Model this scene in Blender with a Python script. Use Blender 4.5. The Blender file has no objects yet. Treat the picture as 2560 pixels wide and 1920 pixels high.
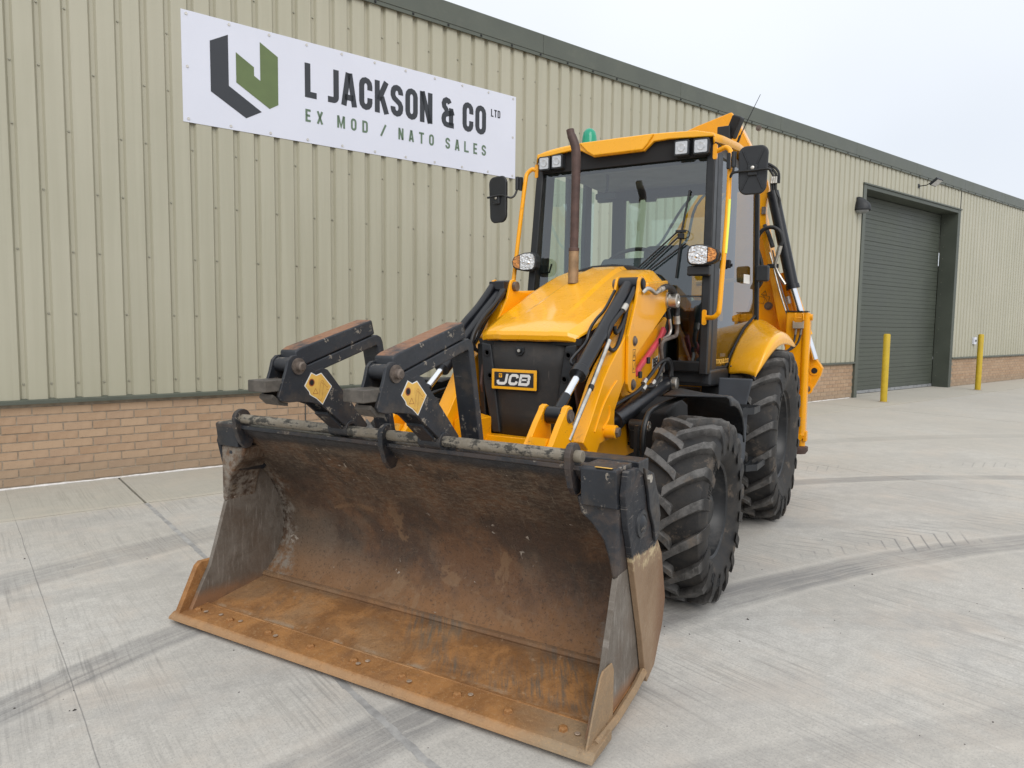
import bpy, bmesh, math, random
from mathutils import Vector, Matrix
random.seed(7)
S = bpy.context.scene
COL = S.collection
PI = math.pi

# ------------------------------------------------------------------ camera, sky, sun, exposure
cam = bpy.data.cameras.new('camera'); cam_o = bpy.data.objects.new('camera', cam); COL.objects.link(cam_o)
cam.sensor_width = 36.0; cam.lens = 25.10; cam.clip_start = 0.05; cam.clip_end = 2000
R_, U_, B_ = (0.863279, 0.504592, 0.01166), (-0.05145, 0.064995, 0.996558), (0.502098, -0.860908, 0.08207)
CAM = (2.136, -4.08, 1.56)
cam_o.matrix_world = Matrix(((R_[0], U_[0], B_[0], CAM[0]), (R_[1], U_[1], B_[1], CAM[1]), (R_[2], U_[2], B_[2], CAM[2]), (0, 0, 0, 1)))
S.camera = cam_o
W = bpy.data.worlds.new('World'); S.world = W; W.use_nodes = True
wn = W.node_tree.nodes; wl = W.node_tree.links; wn.clear()
wo = wn.new('ShaderNodeOutputWorld'); bg = wn.new('ShaderNodeBackground'); bg.inputs[1].default_value = 0.10
sky = wn.new('ShaderNodeTexSky'); sky.sky_type = 'NISHITA'; sky.sun_disc = False
SUN_EL, SUN_AZ = math.radians(40), math.radians(42)
sky.sun_elevation = SUN_EL; sky.sun_rotation = SUN_AZ; sky.air_density = 1.0; sky.dust_density = 4.0; sky.ozone_density = 1.0
# an overcast deck hides most of the blue: cloud light blended over the clear sky, a little brighter overhead
tc = wn.new('ShaderNodeTexCoord'); sp = wn.new('ShaderNodeSeparateXYZ'); wl.new(tc.outputs['Generated'], sp.inputs[0])
cr = wn.new('ShaderNodeValToRGB'); wl.new(sp.outputs['Z'], cr.inputs[0])
e = cr.color_ramp.elements
e[0].position = 0.0; e[0].color = (7.9, 8.3, 8.95, 1); e[1].position = 0.75; e[1].color = (10.7, 10.9, 11.1, 1)
m_ = cr.color_ramp.elements.new(0.22); m_.color = (8.1, 8.6, 9.35, 1)
nz = wn.new('ShaderNodeTexNoise'); nz.inputs['Scale'].default_value = 2.2; nz.inputs['Detail'].default_value = 3
wl.new(tc.outputs['Generated'], nz.inputs['Vector'])
mr = wn.new('ShaderNodeMapRange'); mr.inputs[1].default_value = 0.3; mr.inputs[2].default_value = 0.7; mr.inputs[3].default_value = 0.95; mr.inputs[4].default_value = 1.04
wl.new(nz.outputs['Fac'], mr.inputs[0])
vm = wn.new('ShaderNodeVectorMath'); vm.operation = 'SCALE'; wl.new(cr.outputs['Color'], vm.inputs[0]); wl.new(mr.outputs[0], vm.inputs['Scale'])
mx = wn.new('ShaderNodeMix'); mx.data_type = 'RGBA'; mx.inputs['Factor'].default_value = 0.93
wl.new(sky.outputs[0], mx.inputs['A']); wl.new(vm.outputs[0], mx.inputs['B'])
wl.new(mx.outputs['Result'], bg.inputs[0]); wl.new(bg.outputs[0], wo.inputs[0])
sun = bpy.data.lights.new('sun', 'SUN'); sun.energy = 1.25; sun.angle = math.radians(38); sun.color = (1.0, 0.97, 0.93)
sun_o = bpy.data.objects.new('sun', sun); COL.objects.link(sun_o)
sd = Vector((math.sin(SUN_AZ) * math.cos(SUN_EL), math.cos(SUN_AZ) * math.cos(SUN_EL) * -1, math.sin(SUN_EL)))
sky.sun_rotation = math.atan2(sd.x, sd.y)
sun_o.rotation_euler = sd.to_track_quat('Z', 'Y').to_euler(); sun_o.location = (3, -6, 12)
S.view_settings.view_transform = 'Standard'; S.view_settings.look = 'None'
S.view_settings.exposure = 0.16; S.view_settings.gamma = 1.0; S.view_settings.use_curve_mapping = False

# ------------------------------------------------------------------ material helpers
class N:
    def __init__(s, name):
        s.m = bpy.data.materials.new(name); s.m.use_nodes = True
        s.t = s.m.node_tree; s.n = s.t.nodes; s.l = s.t.links
        s.b = s.n['Principled BSDF']; s._c = None
    def set(s, sock, v):
        if hasattr(v, 'is_linked') or hasattr(v, 'links'): s.l.new(v, sock)
        elif isinstance(v, (tuple, list)) and len(v) == 3 and sock.type == 'RGBA': sock.default_value = (*v, 1)
        else: sock.default_value = v
    def bs(s, **k):
        for a, v in k.items(): s.set(s.b.inputs[a.replace('_', ' ')], v)
    def co(s, out='Object'):
        if s._c is None: s._c = s.n.new('ShaderNodeTexCoord')
        return s._c.outputs[out]
    def xyz(s, v=None):
        q = s.n.new('ShaderNodeSeparateXYZ'); s.l.new(v or s.co(), q.inputs[0]); return q.outputs
    def comb(s, x, y, z):
        q = s.n.new('ShaderNodeCombineXYZ')
        for i, v in enumerate((x, y, z)): s.set(q.inputs[i], v)
        return q.outputs[0]
    def map(s, scale=(1, 1, 1), loc=(0, 0, 0), rot=(0, 0, 0), v=None):
        q = s.n.new('ShaderNodeMapping'); q.inputs['Scale'].default_value = scale; q.inputs['Location'].default_value = loc
        q.inputs['Rotation'].default_value = rot; s.l.new(v or s.co(), q.inputs[0]); return q.outputs[0]
    def noise(s, scale=5, detail=4, rough=.55, v=None, dist=0):
        q = s.n.new('ShaderNodeTexNoise'); q.inputs['Scale'].default_value = scale; q.inputs['Detail'].default_value = detail
        q.inputs['Roughness'].default_value = rough; q.inputs['Distortion'].default_value = dist
        s.l.new(v or s.co(), q.inputs['Vector']); return q.outputs['Fac']
    def voro(s, scale=5, v=None, feat='F1', out='Distance'):
        q = s.n.new('ShaderNodeTexVoronoi'); q.inputs['Scale'].default_value = scale; q.feature = feat
        s.l.new(v or s.co(), q.inputs['Vector']); return q.outputs[out]
    def math(s, op, a, b=0.0, c=0.0):
        q = s.n.new('ShaderNodeMath'); q.operation = op
        for i, v in enumerate((a, b, c)): s.set(q.inputs[i], v)
        return q.outputs[0]
    def rng(s, v, a, b, c=0.0, d=1.0, smooth=True):
        q = s.n.new('ShaderNodeMapRange'); q.interpolation_type = 'SMOOTHSTEP' if smooth else 'LINEAR'
        for i, k in enumerate((v, a, b, c, d)): s.set(q.inputs[i], k)
        return q.outputs[0]
    def mix(s, f, a, b, mode='MIX'):
        q = s.n.new('ShaderNodeMix'); q.data_type = 'RGBA'; q.blend_type = mode
        s.set(q.inputs['Factor'], f); s.set(q.inputs['A'], a); s.set(q.inputs['B'], b); return q.outputs['Result']
    def bump(s, h, strength=.3, dist=.01):
        q = s.n.new('ShaderNodeBump'); q.inputs['Strength'].default_value = strength; q.inputs['Distance'].default_value = dist
        s.l.new(h, q.inputs['Height']); s.l.new(q.outputs[0], s.b.inputs['Normal'])
    def obrand(s):
        a = s.n.new('ShaderNodeObjectInfo').outputs['Random']; b = s.n.new('ShaderNodeNewGeometry').outputs['Random Per Island']
        return s.math('FRACT', s.math('ADD', a, b))

def simple(name, col, rough=.5, metal=0., var=.12, nscale=6, bump=.0, coat=0., dirt=None, dirt_amt=.4, dscale=3.):
    m = N(name); n = m.noise(nscale, 5)
    lo = tuple(c * (1 - var) for c in col); hi = tuple(min(1, c * (1 + var)) for c in col)
    c = m.mix(m.rng(n, .3, .7), lo, hi)
    if dirt:
        d = m.rng(m.noise(dscale, 8, .7), .5, .72)
        c = m.mix(m.math('MULTIPLY', d, dirt_amt), c, dirt)
    m.bs(Base_Color=c, Roughness=m.rng(n, .2, .8, max(.03, rough - .07), min(1, rough + .07)), Metallic=metal)
    if coat: m.bs(Coat_Weight=coat, Coat_Roughness=.08)
    if bump: m.bump(m.noise(nscale * 12, 3), bump, .003)
    return m.m

def make_concrete():
    m = N('concrete'); p = m.xyz(); s_, d_ = p[0], p[1]
    big = m.noise(.35, 5, .6); mid = m.noise(1.7, 6, .65); fine = m.noise(38, 4, .6)
    c = m.mix(m.rng(big, .35, .65), (.475, .45, .405), (.56, .545, .51))
    c = m.mix(m.math('MULTIPLY', m.rng(m.noise(9, 6, .75), .38, .66), .45), c, (.36, .345, .32))
    c = m.mix(m.math('MULTIPLY', m.rng(m.noise(75, 4, .7), .42, .62), .35), c, (.30, .29, .27))
    c = m.mix(m.math('MULTIPLY', m.rng(mid, .45, .7), .55), c, (.54, .475, .405))
    c = m.mix(m.math('MULTIPLY', m.rng(m.noise(.9, 7, .7, dist=.6), .48, .66), .5), c, (.35, .34, .325))
    # the yard is brushed across, at right angles to the wall
    warp = m.math('MULTIPLY', m.noise(.5, 2), .12)
    lines = m.noise(1.0, 3, .7, v=m.comb(m.math('MULTIPLY', m.math('ADD', s_, warp), 62), m.math('MULTIPLY', d_, 1.3), 0.0))
    lines2 = m.noise(1.0, 2, .5, v=m.comb(m.math('MULTIPLY', m.math('ADD', s_, warp), 17), m.math('MULTIPLY', d_, .5), 4.0))
    patch = m.rng(m.noise(.8, 4), .42, .62, .25, 1.)
    c = m.mix(m.math('MULTIPLY', m.math('MULTIPLY', m.rng(lines, .48, .68), patch), .6), c, (.235, .225, .21))
    c = m.mix(m.math('MULTIPLY', m.math('MULTIPLY', m.rng(lines2, .55, .75), patch), .3), c, (.33, .32, .30))
    c = m.mix(m.math('MULTIPLY', m.rng(m.noise(150, 2), .62, .68), .5), c, (.2, .19, .18))
    c = m.mix(m.math('MULTIPLY', m.rng(m.noise(21, 6, .75), .58, .70), .45), c, (.66, .64, .60))
    # rubber left by turning tyres: long arcs, broken up
    def band(cx, cy, r, w, amt, c, seed):
        dx = m.math('SUBTRACT', s_, cx); dy = m.math('SUBTRACT', d_, cy)
        dist = m.math('SUBTRACT', m.math('SQRT', m.math('ADD', m.math('MULTIPLY', dx, dx), m.math('MULTIPLY', dy, dy))), r)
        dist = m.math('ADD', dist, m.math('MULTIPLY', m.math('SUBTRACT', m.noise(2.2, 3), .5), .07))
        a = m.math('ABSOLUTE', dist)
        k = m.rng(a, w * .5, w * .85, 1, 0)
        strk = m.noise(1.0, 4, .65, v=m.comb(m.math('MULTIPLY', dist, 38), m.math('MULTIPLY', s_, .9), seed))
        k = m.math('MULTIPLY', k, m.rng(strk, .3, .62, .3, 1.))
        k = m.math('MULTIPLY', k, m.rng(m.noise(1.3, 5, .6, v=m.map(loc=(seed, 0, 0))), .28, .6, .35, 1.))
        ed = m.math('MULTIPLY', m.rng(m.math('ABSOLUTE', m.math('SUBTRACT', a, w * .88)), .0, .035, 1, 0), amt * .35)
        c = m.mix(m.math('MULTIPLY', k, amt), c, (.135, .135, .14))
        return m.mix(ed, c, (.60, .57, .52))
    def circ(p1, p2, p3):
        (ax, ay), (bx, by), (cx, cy) = p1, p2, p3
        dd = 2 * (ax * (by - cy) + bx * (cy - ay) + cx * (ay - by))
        ux = ((ax * ax + ay * ay) * (by - cy) + (bx * bx + by * by) * (cy - ay) + (cx * cx + cy * cy) * (ay - by)) / dd
        uy = ((ax * ax + ay * ay) * (cx - bx) + (bx * bx + by * by) * (ax - cx) + (cx * cx + cy * cy) * (bx - ax)) / dd
        return ux, uy, math.hypot(ax - ux, ay - uy)
    c = band(*circ((3.1, 2.4), (5.228, 2.044), (6.6, 1.55)), .19, .62, c, 1.0)
    c = band(*circ((6.3, 3.95), (7.834, 3.278), (9.2, 2.3)), .16, .6, c, 5.0)
    c = band(*circ((-1.5, 3.35), (.631, 3.193), (2.4, 2.6)), .17, .16, c, 9.0)
    c = band(*circ((-1.5, 4.6), (.5, 4.64), (2.4, 4.3)), .16, .14, c, 13.0)
    c = band(*circ((1.6, 1.55), (2.81, 1.1), (4.4, .3)), .15, .22, c, 17.0)
    c = band(*circ((9.0, 5.2), (12., 3.9), (15., 1.6)), .25, .35, c, 21.0)
    # chevron prints of a lugged tyre
    def chev(cx, cy, r, amt, c, s0, s1):
        dx = m.math('SUBTRACT', s_, cx); dy = m.math('SUBTRACT', d_, cy)
        dist = m.math('SUBTRACT', m.math('SQRT', m.math('ADD', m.math('MULTIPLY', dx, dx), m.math('MULTIPLY', dy, dy))), r)
        a = m.math('ABSOLUTE', dist)
        ang = m.math('MULTIPLY', m.math('ARCTAN2', dx, dy), r)
        f = m.math('FRACT', m.math('DIVIDE', m.math('ADD', ang, m.math('MULTIPLY', a, .9)), .135))
        ln = m.rng(m.math('ABSOLUTE', m.math('SUBTRACT', f, .5)), .0, .11, 1, 0)
        k = m.math('MULTIPLY', ln, m.rng(a, .24, .3, 1, 0))
        k = m.math('MULTIPLY', k, m.rng(m.noise(1.5, 4), .4, .6))
        k = m.math('MULTIPLY', k, m.math('MULTIPLY', m.rng(s_, s0, s0 + .5), m.rng(s_, s1 - .6, s1, 1, 0)))
        return m.mix(m.math('MULTIPLY', k, amt), c, (.13, .13, .135))
    c = chev(*circ((3.1, 2.75), (5.3, 2.38), (6.8, 1.85)), .7, c, 3.6, 7.4)
    c = chev(*circ((7.2, 4.35), (8.6, 3.7), (10.4, 2.5)), .5, c, 7.2, 11.)
    # hairline cracks and damp/dirt at the wall side strip
    hair = m.rng(m.math('ABSOLUTE', m.math('SUBTRACT', m.math('ADD', s_, m.math('MULTIPLY', m.noise(2, 2), .02)), .37)), .0005, .004, .6, 0)
    c = m.mix(hair, c, (.12, .12, .12))
    c = m.mix(m.math('MULTIPLY', m.rng(d_, 6.62, 6.75), .5), c, (.40, .38, .31))
    c = m.mix(m.math('MULTIPLY', m.math('MULTIPLY', m.rng(d_, 6.60, 6.64), m.rng(d_, 6.72, 6.78, 1, 0)), .3), c, (.55, .5, .4))
    far = m.rng(s_, 4, 13); c = m.mix(m.math('MULTIPLY', far, .5), c, (.45, .42, .365))
    m.bs(Base_Color=c, Roughness=.85)
    h = m.math('ADD', m.math('MULTIPLY', lines, .7), m.math('MULTIPLY', fine, .6)); m.bump(h, .35, .004)
    return m.m

def make_brick():
    m = N('buff_brick'); r = m.obrand()
    c = m.mix(r, (.365, .240, .150), (.435, .305, .200))
    c = m.mix(m.math('MULTIPLY', m.rng(m.math('FRACT', m.math('MULTIPLY', r, 7.3)), .6, 1), .5), c, (.35, .235, .16))
    c = m.mix(m.math('MULTIPLY', m.rng(m.noise(60, 4, .7), .58, .7), .6), c, (.17, .10, .07))
    c = m.mix(m.math('MULTIPLY', m.rng(m.noise(9, 5), .45, .7), .4), c, (.47, .33, .22))
    geo = m.n.new('ShaderNodeNewGeometry'); z = m.xyz(geo.outputs['Position'])[2]
    c = m.mix(m.math('MULTIPLY', m.rng(m.math('ADD', z, m.math('MULTIPLY', m.noise(4, 4), .12)), .14, .34, 1, 0), .35), c, (.24, .21, .16))
    m.bs(Base_Color=c, Roughness=.9); m.bump(m.noise(90, 4, .7), .5, .004); return m.m

def make_cladding():
    m = N('cladding_paint'); p = m.xyz()
    st = m.noise(1.0, 4, .6, v=m.comb(m.math('MULTIPLY', p[0], 9), m.math('MULTIPLY', p[2], .35), 0.))
    c = m.mix(m.rng(st, .3, .7), (.385, .368, .278), (.425, .408, .312))
    c = m.mix(m.math('MULTIPLY', m.rng(m.noise(.6, 4), .4, .7), .3), c, (.49, .46, .37))
    c = m.mix(m.math('MULTIPLY', m.n.new('ShaderNodeObjectInfo').outputs['Random'], .14), c, (.36, .345, .27))
    sk = m.noise(1.0, 5, .7, v=m.comb(m.math('MULTIPLY', p[0], 42), m.math('MULTIPLY', p[2], .8), 3.))
    c = m.mix(m.math('MULTIPLY', m.rng(sk, .62, .75), .22), c, (.30, .28, .22))
    c = m.mix(m.math('MULTIPLY', m.rng(p[2], .8, 1.5, 1, 0), .25), c, (.33, .32, .23))
    c = m.mix(m.math('MULTIPLY', m.math('MULTIPLY', m.rng(p[2], 3.9, 5.3), m.rng(st, .52, .75)), .28), c, (.30, .29, .22))
    m.bs(Base_Color=c, Roughness=.42, Specular_IOR_Level=.45); m.bump(m.noise(.9, 3, .5), .08, .02); return m.m

def make_yellow(name='yellow_paint', dirt=.24, chips=.0, base=(.92, .395, .004)):
    m = N(name)
    c = m.mix(m.rng(m.noise(3, 4), .3, .7), tuple(b * .95 for b in base), base)
    c = m.mix(m.math('MULTIPLY', m.rng(m.noise(4.5, 8, .7), .5, .75), dirt), c, (.38, .20, .06))
    c = m.mix(m.math('MULTIPLY', m.rng(m.noise(140, 2), .70, .74), .5), c, (.10, .06, .03))
    rg = m.rng(m.noise(8, 4), .3, .7, .22, .34)
    if chips:
        k = m.rng(m.noise(13, 8, .72, dist=.3), .60, .63)
        k = m.math('MULTIPLY', k, m.rng(m.noise(2.3, 3), .45, .6)); k = m.math('MULTIPLY', k, chips)
        c = m.mix(k, c, (.09, .055, .04)); rg = m.rng(k, 0, 1, .3, .8)
    m.bs(Base_Color=c, Roughness=rg, Coat_Weight=.22, Coat_Roughness=.06, Specular_IOR_Level=.35)
    m.bump(m.noise(1.2, 2), .01, .02); return m.m

def make_rust(kind):
    m = N('bucket_steel_' + kind); p = m.xyz(); x, y, z = p
    n1 = m.noise(2.1, 8, .62, dist=.35); n2 = m.noise(5.5, 8, .7, dist=.5); n3 = m.noise(26, 6, .7)
    if kind == 'floor':
        c = m.mix(m.rng(n2, .36, .64), (.25, .118, .042), (.42, .205, .072))
        st = m.noise(1.0, 5, .7, v=m.comb(m.math('ADD', m.math('MULTIPLY', x, 38), m.math('MULTIPLY', y, 22)), m.math('MULTIPLY', y, 5), 0.))
        k = m.math('MULTIPLY', m.rng(m.noise(1.5, 4), .46, .62), m.math('MULTIPLY', m.rng(st, .4, .66), m.rng(y, -1.70, -1.58)))
        c = m.mix(m.math('MULTIPLY', k, .9), c, (.115, .115, .10))
        c = m.mix(m.math('MULTIPLY', m.rng(m.math('SUBTRACT', n1, m.math('MULTIPLY', x, .06)), .47, .64), .35), c, (.33, .25, .16))
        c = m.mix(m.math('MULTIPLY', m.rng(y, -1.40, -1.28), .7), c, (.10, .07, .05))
        c = m.mix(m.math('MULTIPLY', m.rng(n3, .60, .68), .5), c, (.42, .30, .19))
        c = m.mix(m.math('MULTIPLY', m.rng(m.noise(70, 5, .8), .54, .62), .45), c, (.12, .07, .035))
        c = m.mix(m.math('MULTIPLY', m.rng(m.math('ABSOLUTE', m.math('ADD', y, 1.665)), .0, .03, 1, 0), m.math('MULTIPLY', m.rng(n2, .45, .6), .6)), c, (.36, .31, .24))
    elif kind == 'edge':
        c = m.mix(m.rng(n2, .35, .65), (.26, .12, .040), (.42, .20, .066))
        c = m.mix(m.math('MULTIPLY', m.rng(n1, .5, .66), .5), c, (.19, .10, .05))
        c = m.mix(m.math('MULTIPLY', m.rng(m.math('ADD', y, m.math('MULTIPLY', n3, .02)), -1.845, -1.825, 1, 0), .55), c, (.40, .27, .16))
        c = m.mix(m.math('MULTIPLY', m.rng(m.math('ADD', x, n1), 1.15, 1.6), .6), c, (.27, .23, .16))
        c = m.mix(m.math('MULTIPLY', m.rng(n3, .60, .68), .5), c, (.14, .08, .045))
        c = m.mix(m.math('MULTIPLY', m.rng(m.noise(80, 5, .8), .54, .62), .5), c, (.45, .28, .14))
    elif kind == 'back':
        c = m.mix(m.rng(n1, .40, .60), (.060, .042, .031), (.150, .078, .040))
        c = m.mix(m.math('MULTIPLY', m.rng(n2, .44, .62), .8), c, (.082, .050, .034))
        c = m.mix(m.math('MULTIPLY', m.rng(m.noise(1.3, 5, .6, v=m.map(loc=(5, 2, 8))), .50, .64), .55), c, (.175, .135, .098))
        br = m.noise(1.0, 5, .75, v=m.map((26, 90, 8), rot=(0, .5, 0)))
        up = m.rng(m.math('ADD', z, m.math('MULTIPLY', m.math('SUBTRACT', n1, .5), .9)), .50, .80)
        c = m.mix(m.math('MULTIPLY', m.math('MULTIPLY', up, m.rng(br, .38, .72)), .8), c, (.205, .165, .12))
        c = m.mix(m.math('MULTIPLY', m.math('MULTIPLY', up, m.rng(m.noise(3.3, 7, .7), .5, .62)), .7), c, (.040, .031, .026))
        low = m.rng(m.math('ADD', z, m.math('MULTIPLY', n1, .25)), .26, .48, 1, 0)
        c = m.mix(m.math('MULTIPLY', low, .5), c, (.33, .165, .065))
        s1 = m.noise(1.0, 5, .75, v=m.map((70, 8, 16), rot=(0, .65, 0))); s2 = m.noise(1.0, 5, .75, v=m.map((16, 8, 75), rot=(0, .45, 0), loc=(3, 1, 2)))
        hair_ = m.math('MAXIMUM', m.rng(s1, .58, .66), m.rng(s2, .58, .66))
        c = m.mix(m.math('MULTIPLY', hair_, m.rng(up, 0, 1, .22, .75)), c, (.235, .185, .13))
        c = m.mix(m.math('MULTIPLY', m.rng(m.noise(60, 5, .8), .54, .64), .6), c, (.035, .024, .018))
        c = m.mix(m.math('MULTIPLY', m.math('MULTIPLY', m.rng(m.noise(2.6, 6, .65, dist=.8, v=m.map(loc=(9, 4, 1))), .56, .60), m.rng(z, .75, .5)), .5), c, (.25, .155, .085))
        fl = m.math('MULTIPLY', m.rng(m.noise(15, 5, .6, dist=1.), .645, .665), m.rng(m.noise(3.4, 2), .53, .59))
        c = m.mix(m.math('MULTIPLY', fl, .8), c, (.42, .37, .31))
        crn = m.rng(m.math('ADD', m.math('ADD', m.math('ABSOLUTE', x), m.math('MULTIPLY', n2, .30)), m.rng(z, .12, .30, .09, 0.)), 1.14, 1.20)
        c = m.mix(m.math('MULTIPLY', m.math('MULTIPLY', crn, m.rng(n3, .4, .62)), .8), c, (.26, .235, .20))
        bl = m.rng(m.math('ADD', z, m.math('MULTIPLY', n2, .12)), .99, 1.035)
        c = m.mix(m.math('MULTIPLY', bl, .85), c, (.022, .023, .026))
    else:  # side plates: dark paint above, bare brown steel below
        lim = m.math('ADD', z, m.math('ADD', m.math('MULTIPLY', n2, .22), m.math('MULTIPLY', n3, .10)))
        pt = m.rng(lim, .795, .815); hal = m.math('MULTIPLY', m.rng(lim, .72, .79), m.rng(lim, .80, .83, 1, 0))
        c = m.mix(m.rng(n1, .35, .65), (.20, .125, .070), (.29, .20, .125))
        c = m.mix(m.math('MULTIPLY', m.rng(m.math('ADD', y, m.math('MULTIPLY', n1, .3)), -1.08, -.93), .8), c, (.15, .07, .032))
        if kind == 'jaw':
            c = m.mix(m.rng(n2, .3, .7), (.12, .098, .078), (.20, .178, .152))
            br = m.noise(1.0, 4, .7, v=m.map((1, 60, 9), rot=(.35, 0, 0)))
            c = m.mix(m.math('MULTIPLY', m.rng(br, .5, .7), .45), c, (.34, .31, .28))
            c = m.mix(m.rng(m.math('ADD', z, m.math('MULTIPLY', n2, .08)), .12, .2, 1, 0), c, (.27, .145, .075))
            c = m.mix(m.math('MULTIPLY', m.rng(n1, .5, .66), .6), c, (.13, .095, .07))
        scr = m.math('MAXIMUM', m.rng(m.noise(1.0, 3, .6, v=m.map((1, 14, 150), rot=(.6, 0, 0))), .63, .67), m.rng(m.noise(1.0, 3, .6, v=m.map((1, 120, 10), rot=(.3, 0, 0))), .66, .70))
        pc = m.mix(m.math('MULTIPLY', scr, .55), (.018, .020, .025), (.22, .20, .18)); pc = m.mix(m.math('MULTIPLY', m.rng(n2, .5, .66), .4), pc, (.10, .07, .055))
        if kind == 'side':
            c = m.mix(m.math('MULTIPLY', hal, m.rng(n3, .4, .6)), c, (.50, .40, .24)); c = m.mix(pt, c, pc)
    m.bs(Base_Color=c, Roughness=m.rng(n3, .3, .7, .55, .85), Metallic=.15 if kind != 'side' else .05)
    m.bump(m.math('ADD', m.math('MULTIPLY', n2, .5), m.math('ADD', m.math('MULTIPLY', n3, .5), m.math('MULTIPLY', m.noise(90, 4, .7), .25))), .6, .008)
    return m.m

def make_black_worn(name='worn_black_paint', base=(.013, .015, .019), amt=1., top_rust=0., mud=0.):
    m = N(name); n = m.noise(22, 7, .7)
    c = m.mix(m.rng(m.noise(5, 4), .3, .7), base, tuple(b * 1.7 for b in base))
    chip = m.math('MULTIPLY', m.rng(n, .60, .625), m.rng(m.noise(4.1, 3), .44, .54))
    scr = m.rng(m.noise(1.0, 4, .65, v=m.map((14, 60, 90), rot=(.5, .3, .2))), .66, .70)
    c = m.mix(m.math('MULTIPLY', scr, .35), c, (.17, .16, .15))
    c = m.mix(m.math('MULTIPLY', chip, .75 * amt), c, (.30, .26, .21))
    c = m.mix(m.math('MULTIPLY', m.rng(m.noise(6, 7, .7), .48, .66), .5 * amt), c, (.085, .065, .048))
    if mud: c = m.mix(m.math('MULTIPLY', m.rng(m.noise(4.6, 8, .72, dist=.4), .44, .56), mud), c, (.115, .075, .052))
    if top_rust:
        g = m.n.new('ShaderNodeNewGeometry'); nzn = m.xyz(g.outputs['Normal'])[2]
        k = m.math('MULTIPLY', m.rng(nzn, .75, .92), m.rng(m.noise(7, 6, .7), .35, .55)); c = m.mix(m.math('MULTIPLY', k, top_rust), c, (.27, .12, .05))
    m.bs(Base_Color=c, Roughness=m.rng(n, .3, .7, .35, .6)); m.bump(n, .15, .004); return m.m

def make_tyre():
    m = N('tyre_rubber'); n = m.noise(7, 6, .7)
    g = m.n.new('ShaderNodeAttribute'); g.attribute_name = 'lug'
    lug = g.outputs['Fac']
    c = m.mix(m.rng(n, .35, .7), (.010, .010, .011), (.038, .034, .030))
    lc = m.mix(m.rng(m.noise(16, 6, .7), .35, .65), (.055, .053, .051), (.125, .12, .115))
    scr = m.rng(m.noise(1.0, 3, .6, v=m.map((140, 9, 9), rot=(0, .3, .3))), .64, .72)
    lc = m.mix(m.math('MULTIPLY', scr, .4), lc, (.22, .21, .20))
    c = m.mix(lug, c, lc)
    geo = m.n.new('ShaderNodeNewGeometry')
    mud = m.math('MULTIPLY', m.rng(m.noise(5.3, 8, .75, v=m.map(loc=(3, 1, 7))), .54, .66), .6)
    c = m.mix(mud, c, (.15, .115, .085))
    m.bs(Base_Color=c, Roughness=m.rng(n, .3, .7, .55, .8), Specular_IOR_Level=.4); m.bump(m.noise(55, 4, .6), .25, .004); return m.m

def make_glass(name, tint=(.74, .86, .81), rough=0.0, f0=.12):
    m = N(name); m.n.remove(m.b)
    out = m.n['Material Output']
    tr = m.n.new('ShaderNodeBsdfTransparent'); tr.inputs[0].default_value = (*tint, 1)
    gl = m.n.new('ShaderNodeBsdfGlossy'); gl.inputs['Roughness'].default_value = rough; gl.inputs[0].default_value = (.95, .97, 1, 1)
    g = m.n.new('ShaderNodeNewGeometry'); dt = m.n.new('ShaderNodeVectorMath'); dt.operation = 'DOT_PRODUCT'
    m.l.new(g.outputs['Incoming'], dt.inputs[0]); m.l.new(g.outputs['Normal'], dt.inputs[1])
    f = m.math('POWER', m.math('SUBTRACT', 1.0, m.math('ABSOLUTE', dt.outputs['Value'])), 5.0)
    f = m.math('ADD', m.math('MULTIPLY', f, 1 - f0), f0)
    ms = m.n.new('ShaderNodeMixShader'); m.l.new(f, ms.inputs[0]); m.l.new(tr.outputs[0], ms.inputs[1]); m.l.new(gl.outputs[0], ms.inputs[2])
    m.l.new(ms.outputs[0], out.inputs[0]); return m.m

def make_grille():
    m = N('perforated_grille'); p = m.xyz()
    fx = m.math('SINE', m.math('MULTIPLY', p[0], 2 * PI / .0085)); fz = m.math('SINE', m.math('MULTIPLY', p[2], 2 * PI / .0085))
    k = m.rng(m.math('MULTIPLY', fx, fz), .0, .5)
    c = m.mix(k, (.030, .028, .027), (.006, .006, .006))
    c = m.mix(m.math('MULTIPLY', m.rng(m.noise(7, 7, .7), .5, .75), .4), c, (.07, .055, .042))
    sc = m.rng(m.noise(1., 3, .6, v=m.map((70, 1, 5), rot=(0, .25, 0))), .70, .74); c = m.mix(m.math('MULTIPLY', sc, .3), c, (.2, .17, .14))
    m.bs(Base_Color=c, Roughness=.6); m.bump(k, .4, -.003); return m.m

def make_galv():
    m = N('scuffed_steel_rod'); v = m.map((9, 60, 60)); n = m.noise(1.0, 6, .75, v=v); n2 = m.noise(13, 7, .7)
    c = m.mix(m.rng(n2, .35, .65), (.22, .19, .145), (.34, .31, .26))
    c = m.mix(m.rng(m.math('MULTIPLY', n2, m.math('ADD', n, .5)), .46, .56), c, (.055, .052, .045))
    m.bs(Base_Color=c, Roughness=.6, Metallic=.35); m.bump(n2, .3, .004); return m.m

def make_lens(name, tint=(.95, .96, .97)):
    m = N(name); v = m.voro(70, feat='F1'); f = m.voro(26, out='Color')
    c = m.mix(m.rng(m.noise(60, 3), .42, .6), tuple(t * .55 for t in tint), tint)
    m.bs(Base_Color=c, Roughness=.25, Metallic=.55, Coat_Weight=1.0, Coat_Roughness=.03); m.bump(v, .5, .01); return m.m

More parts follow.
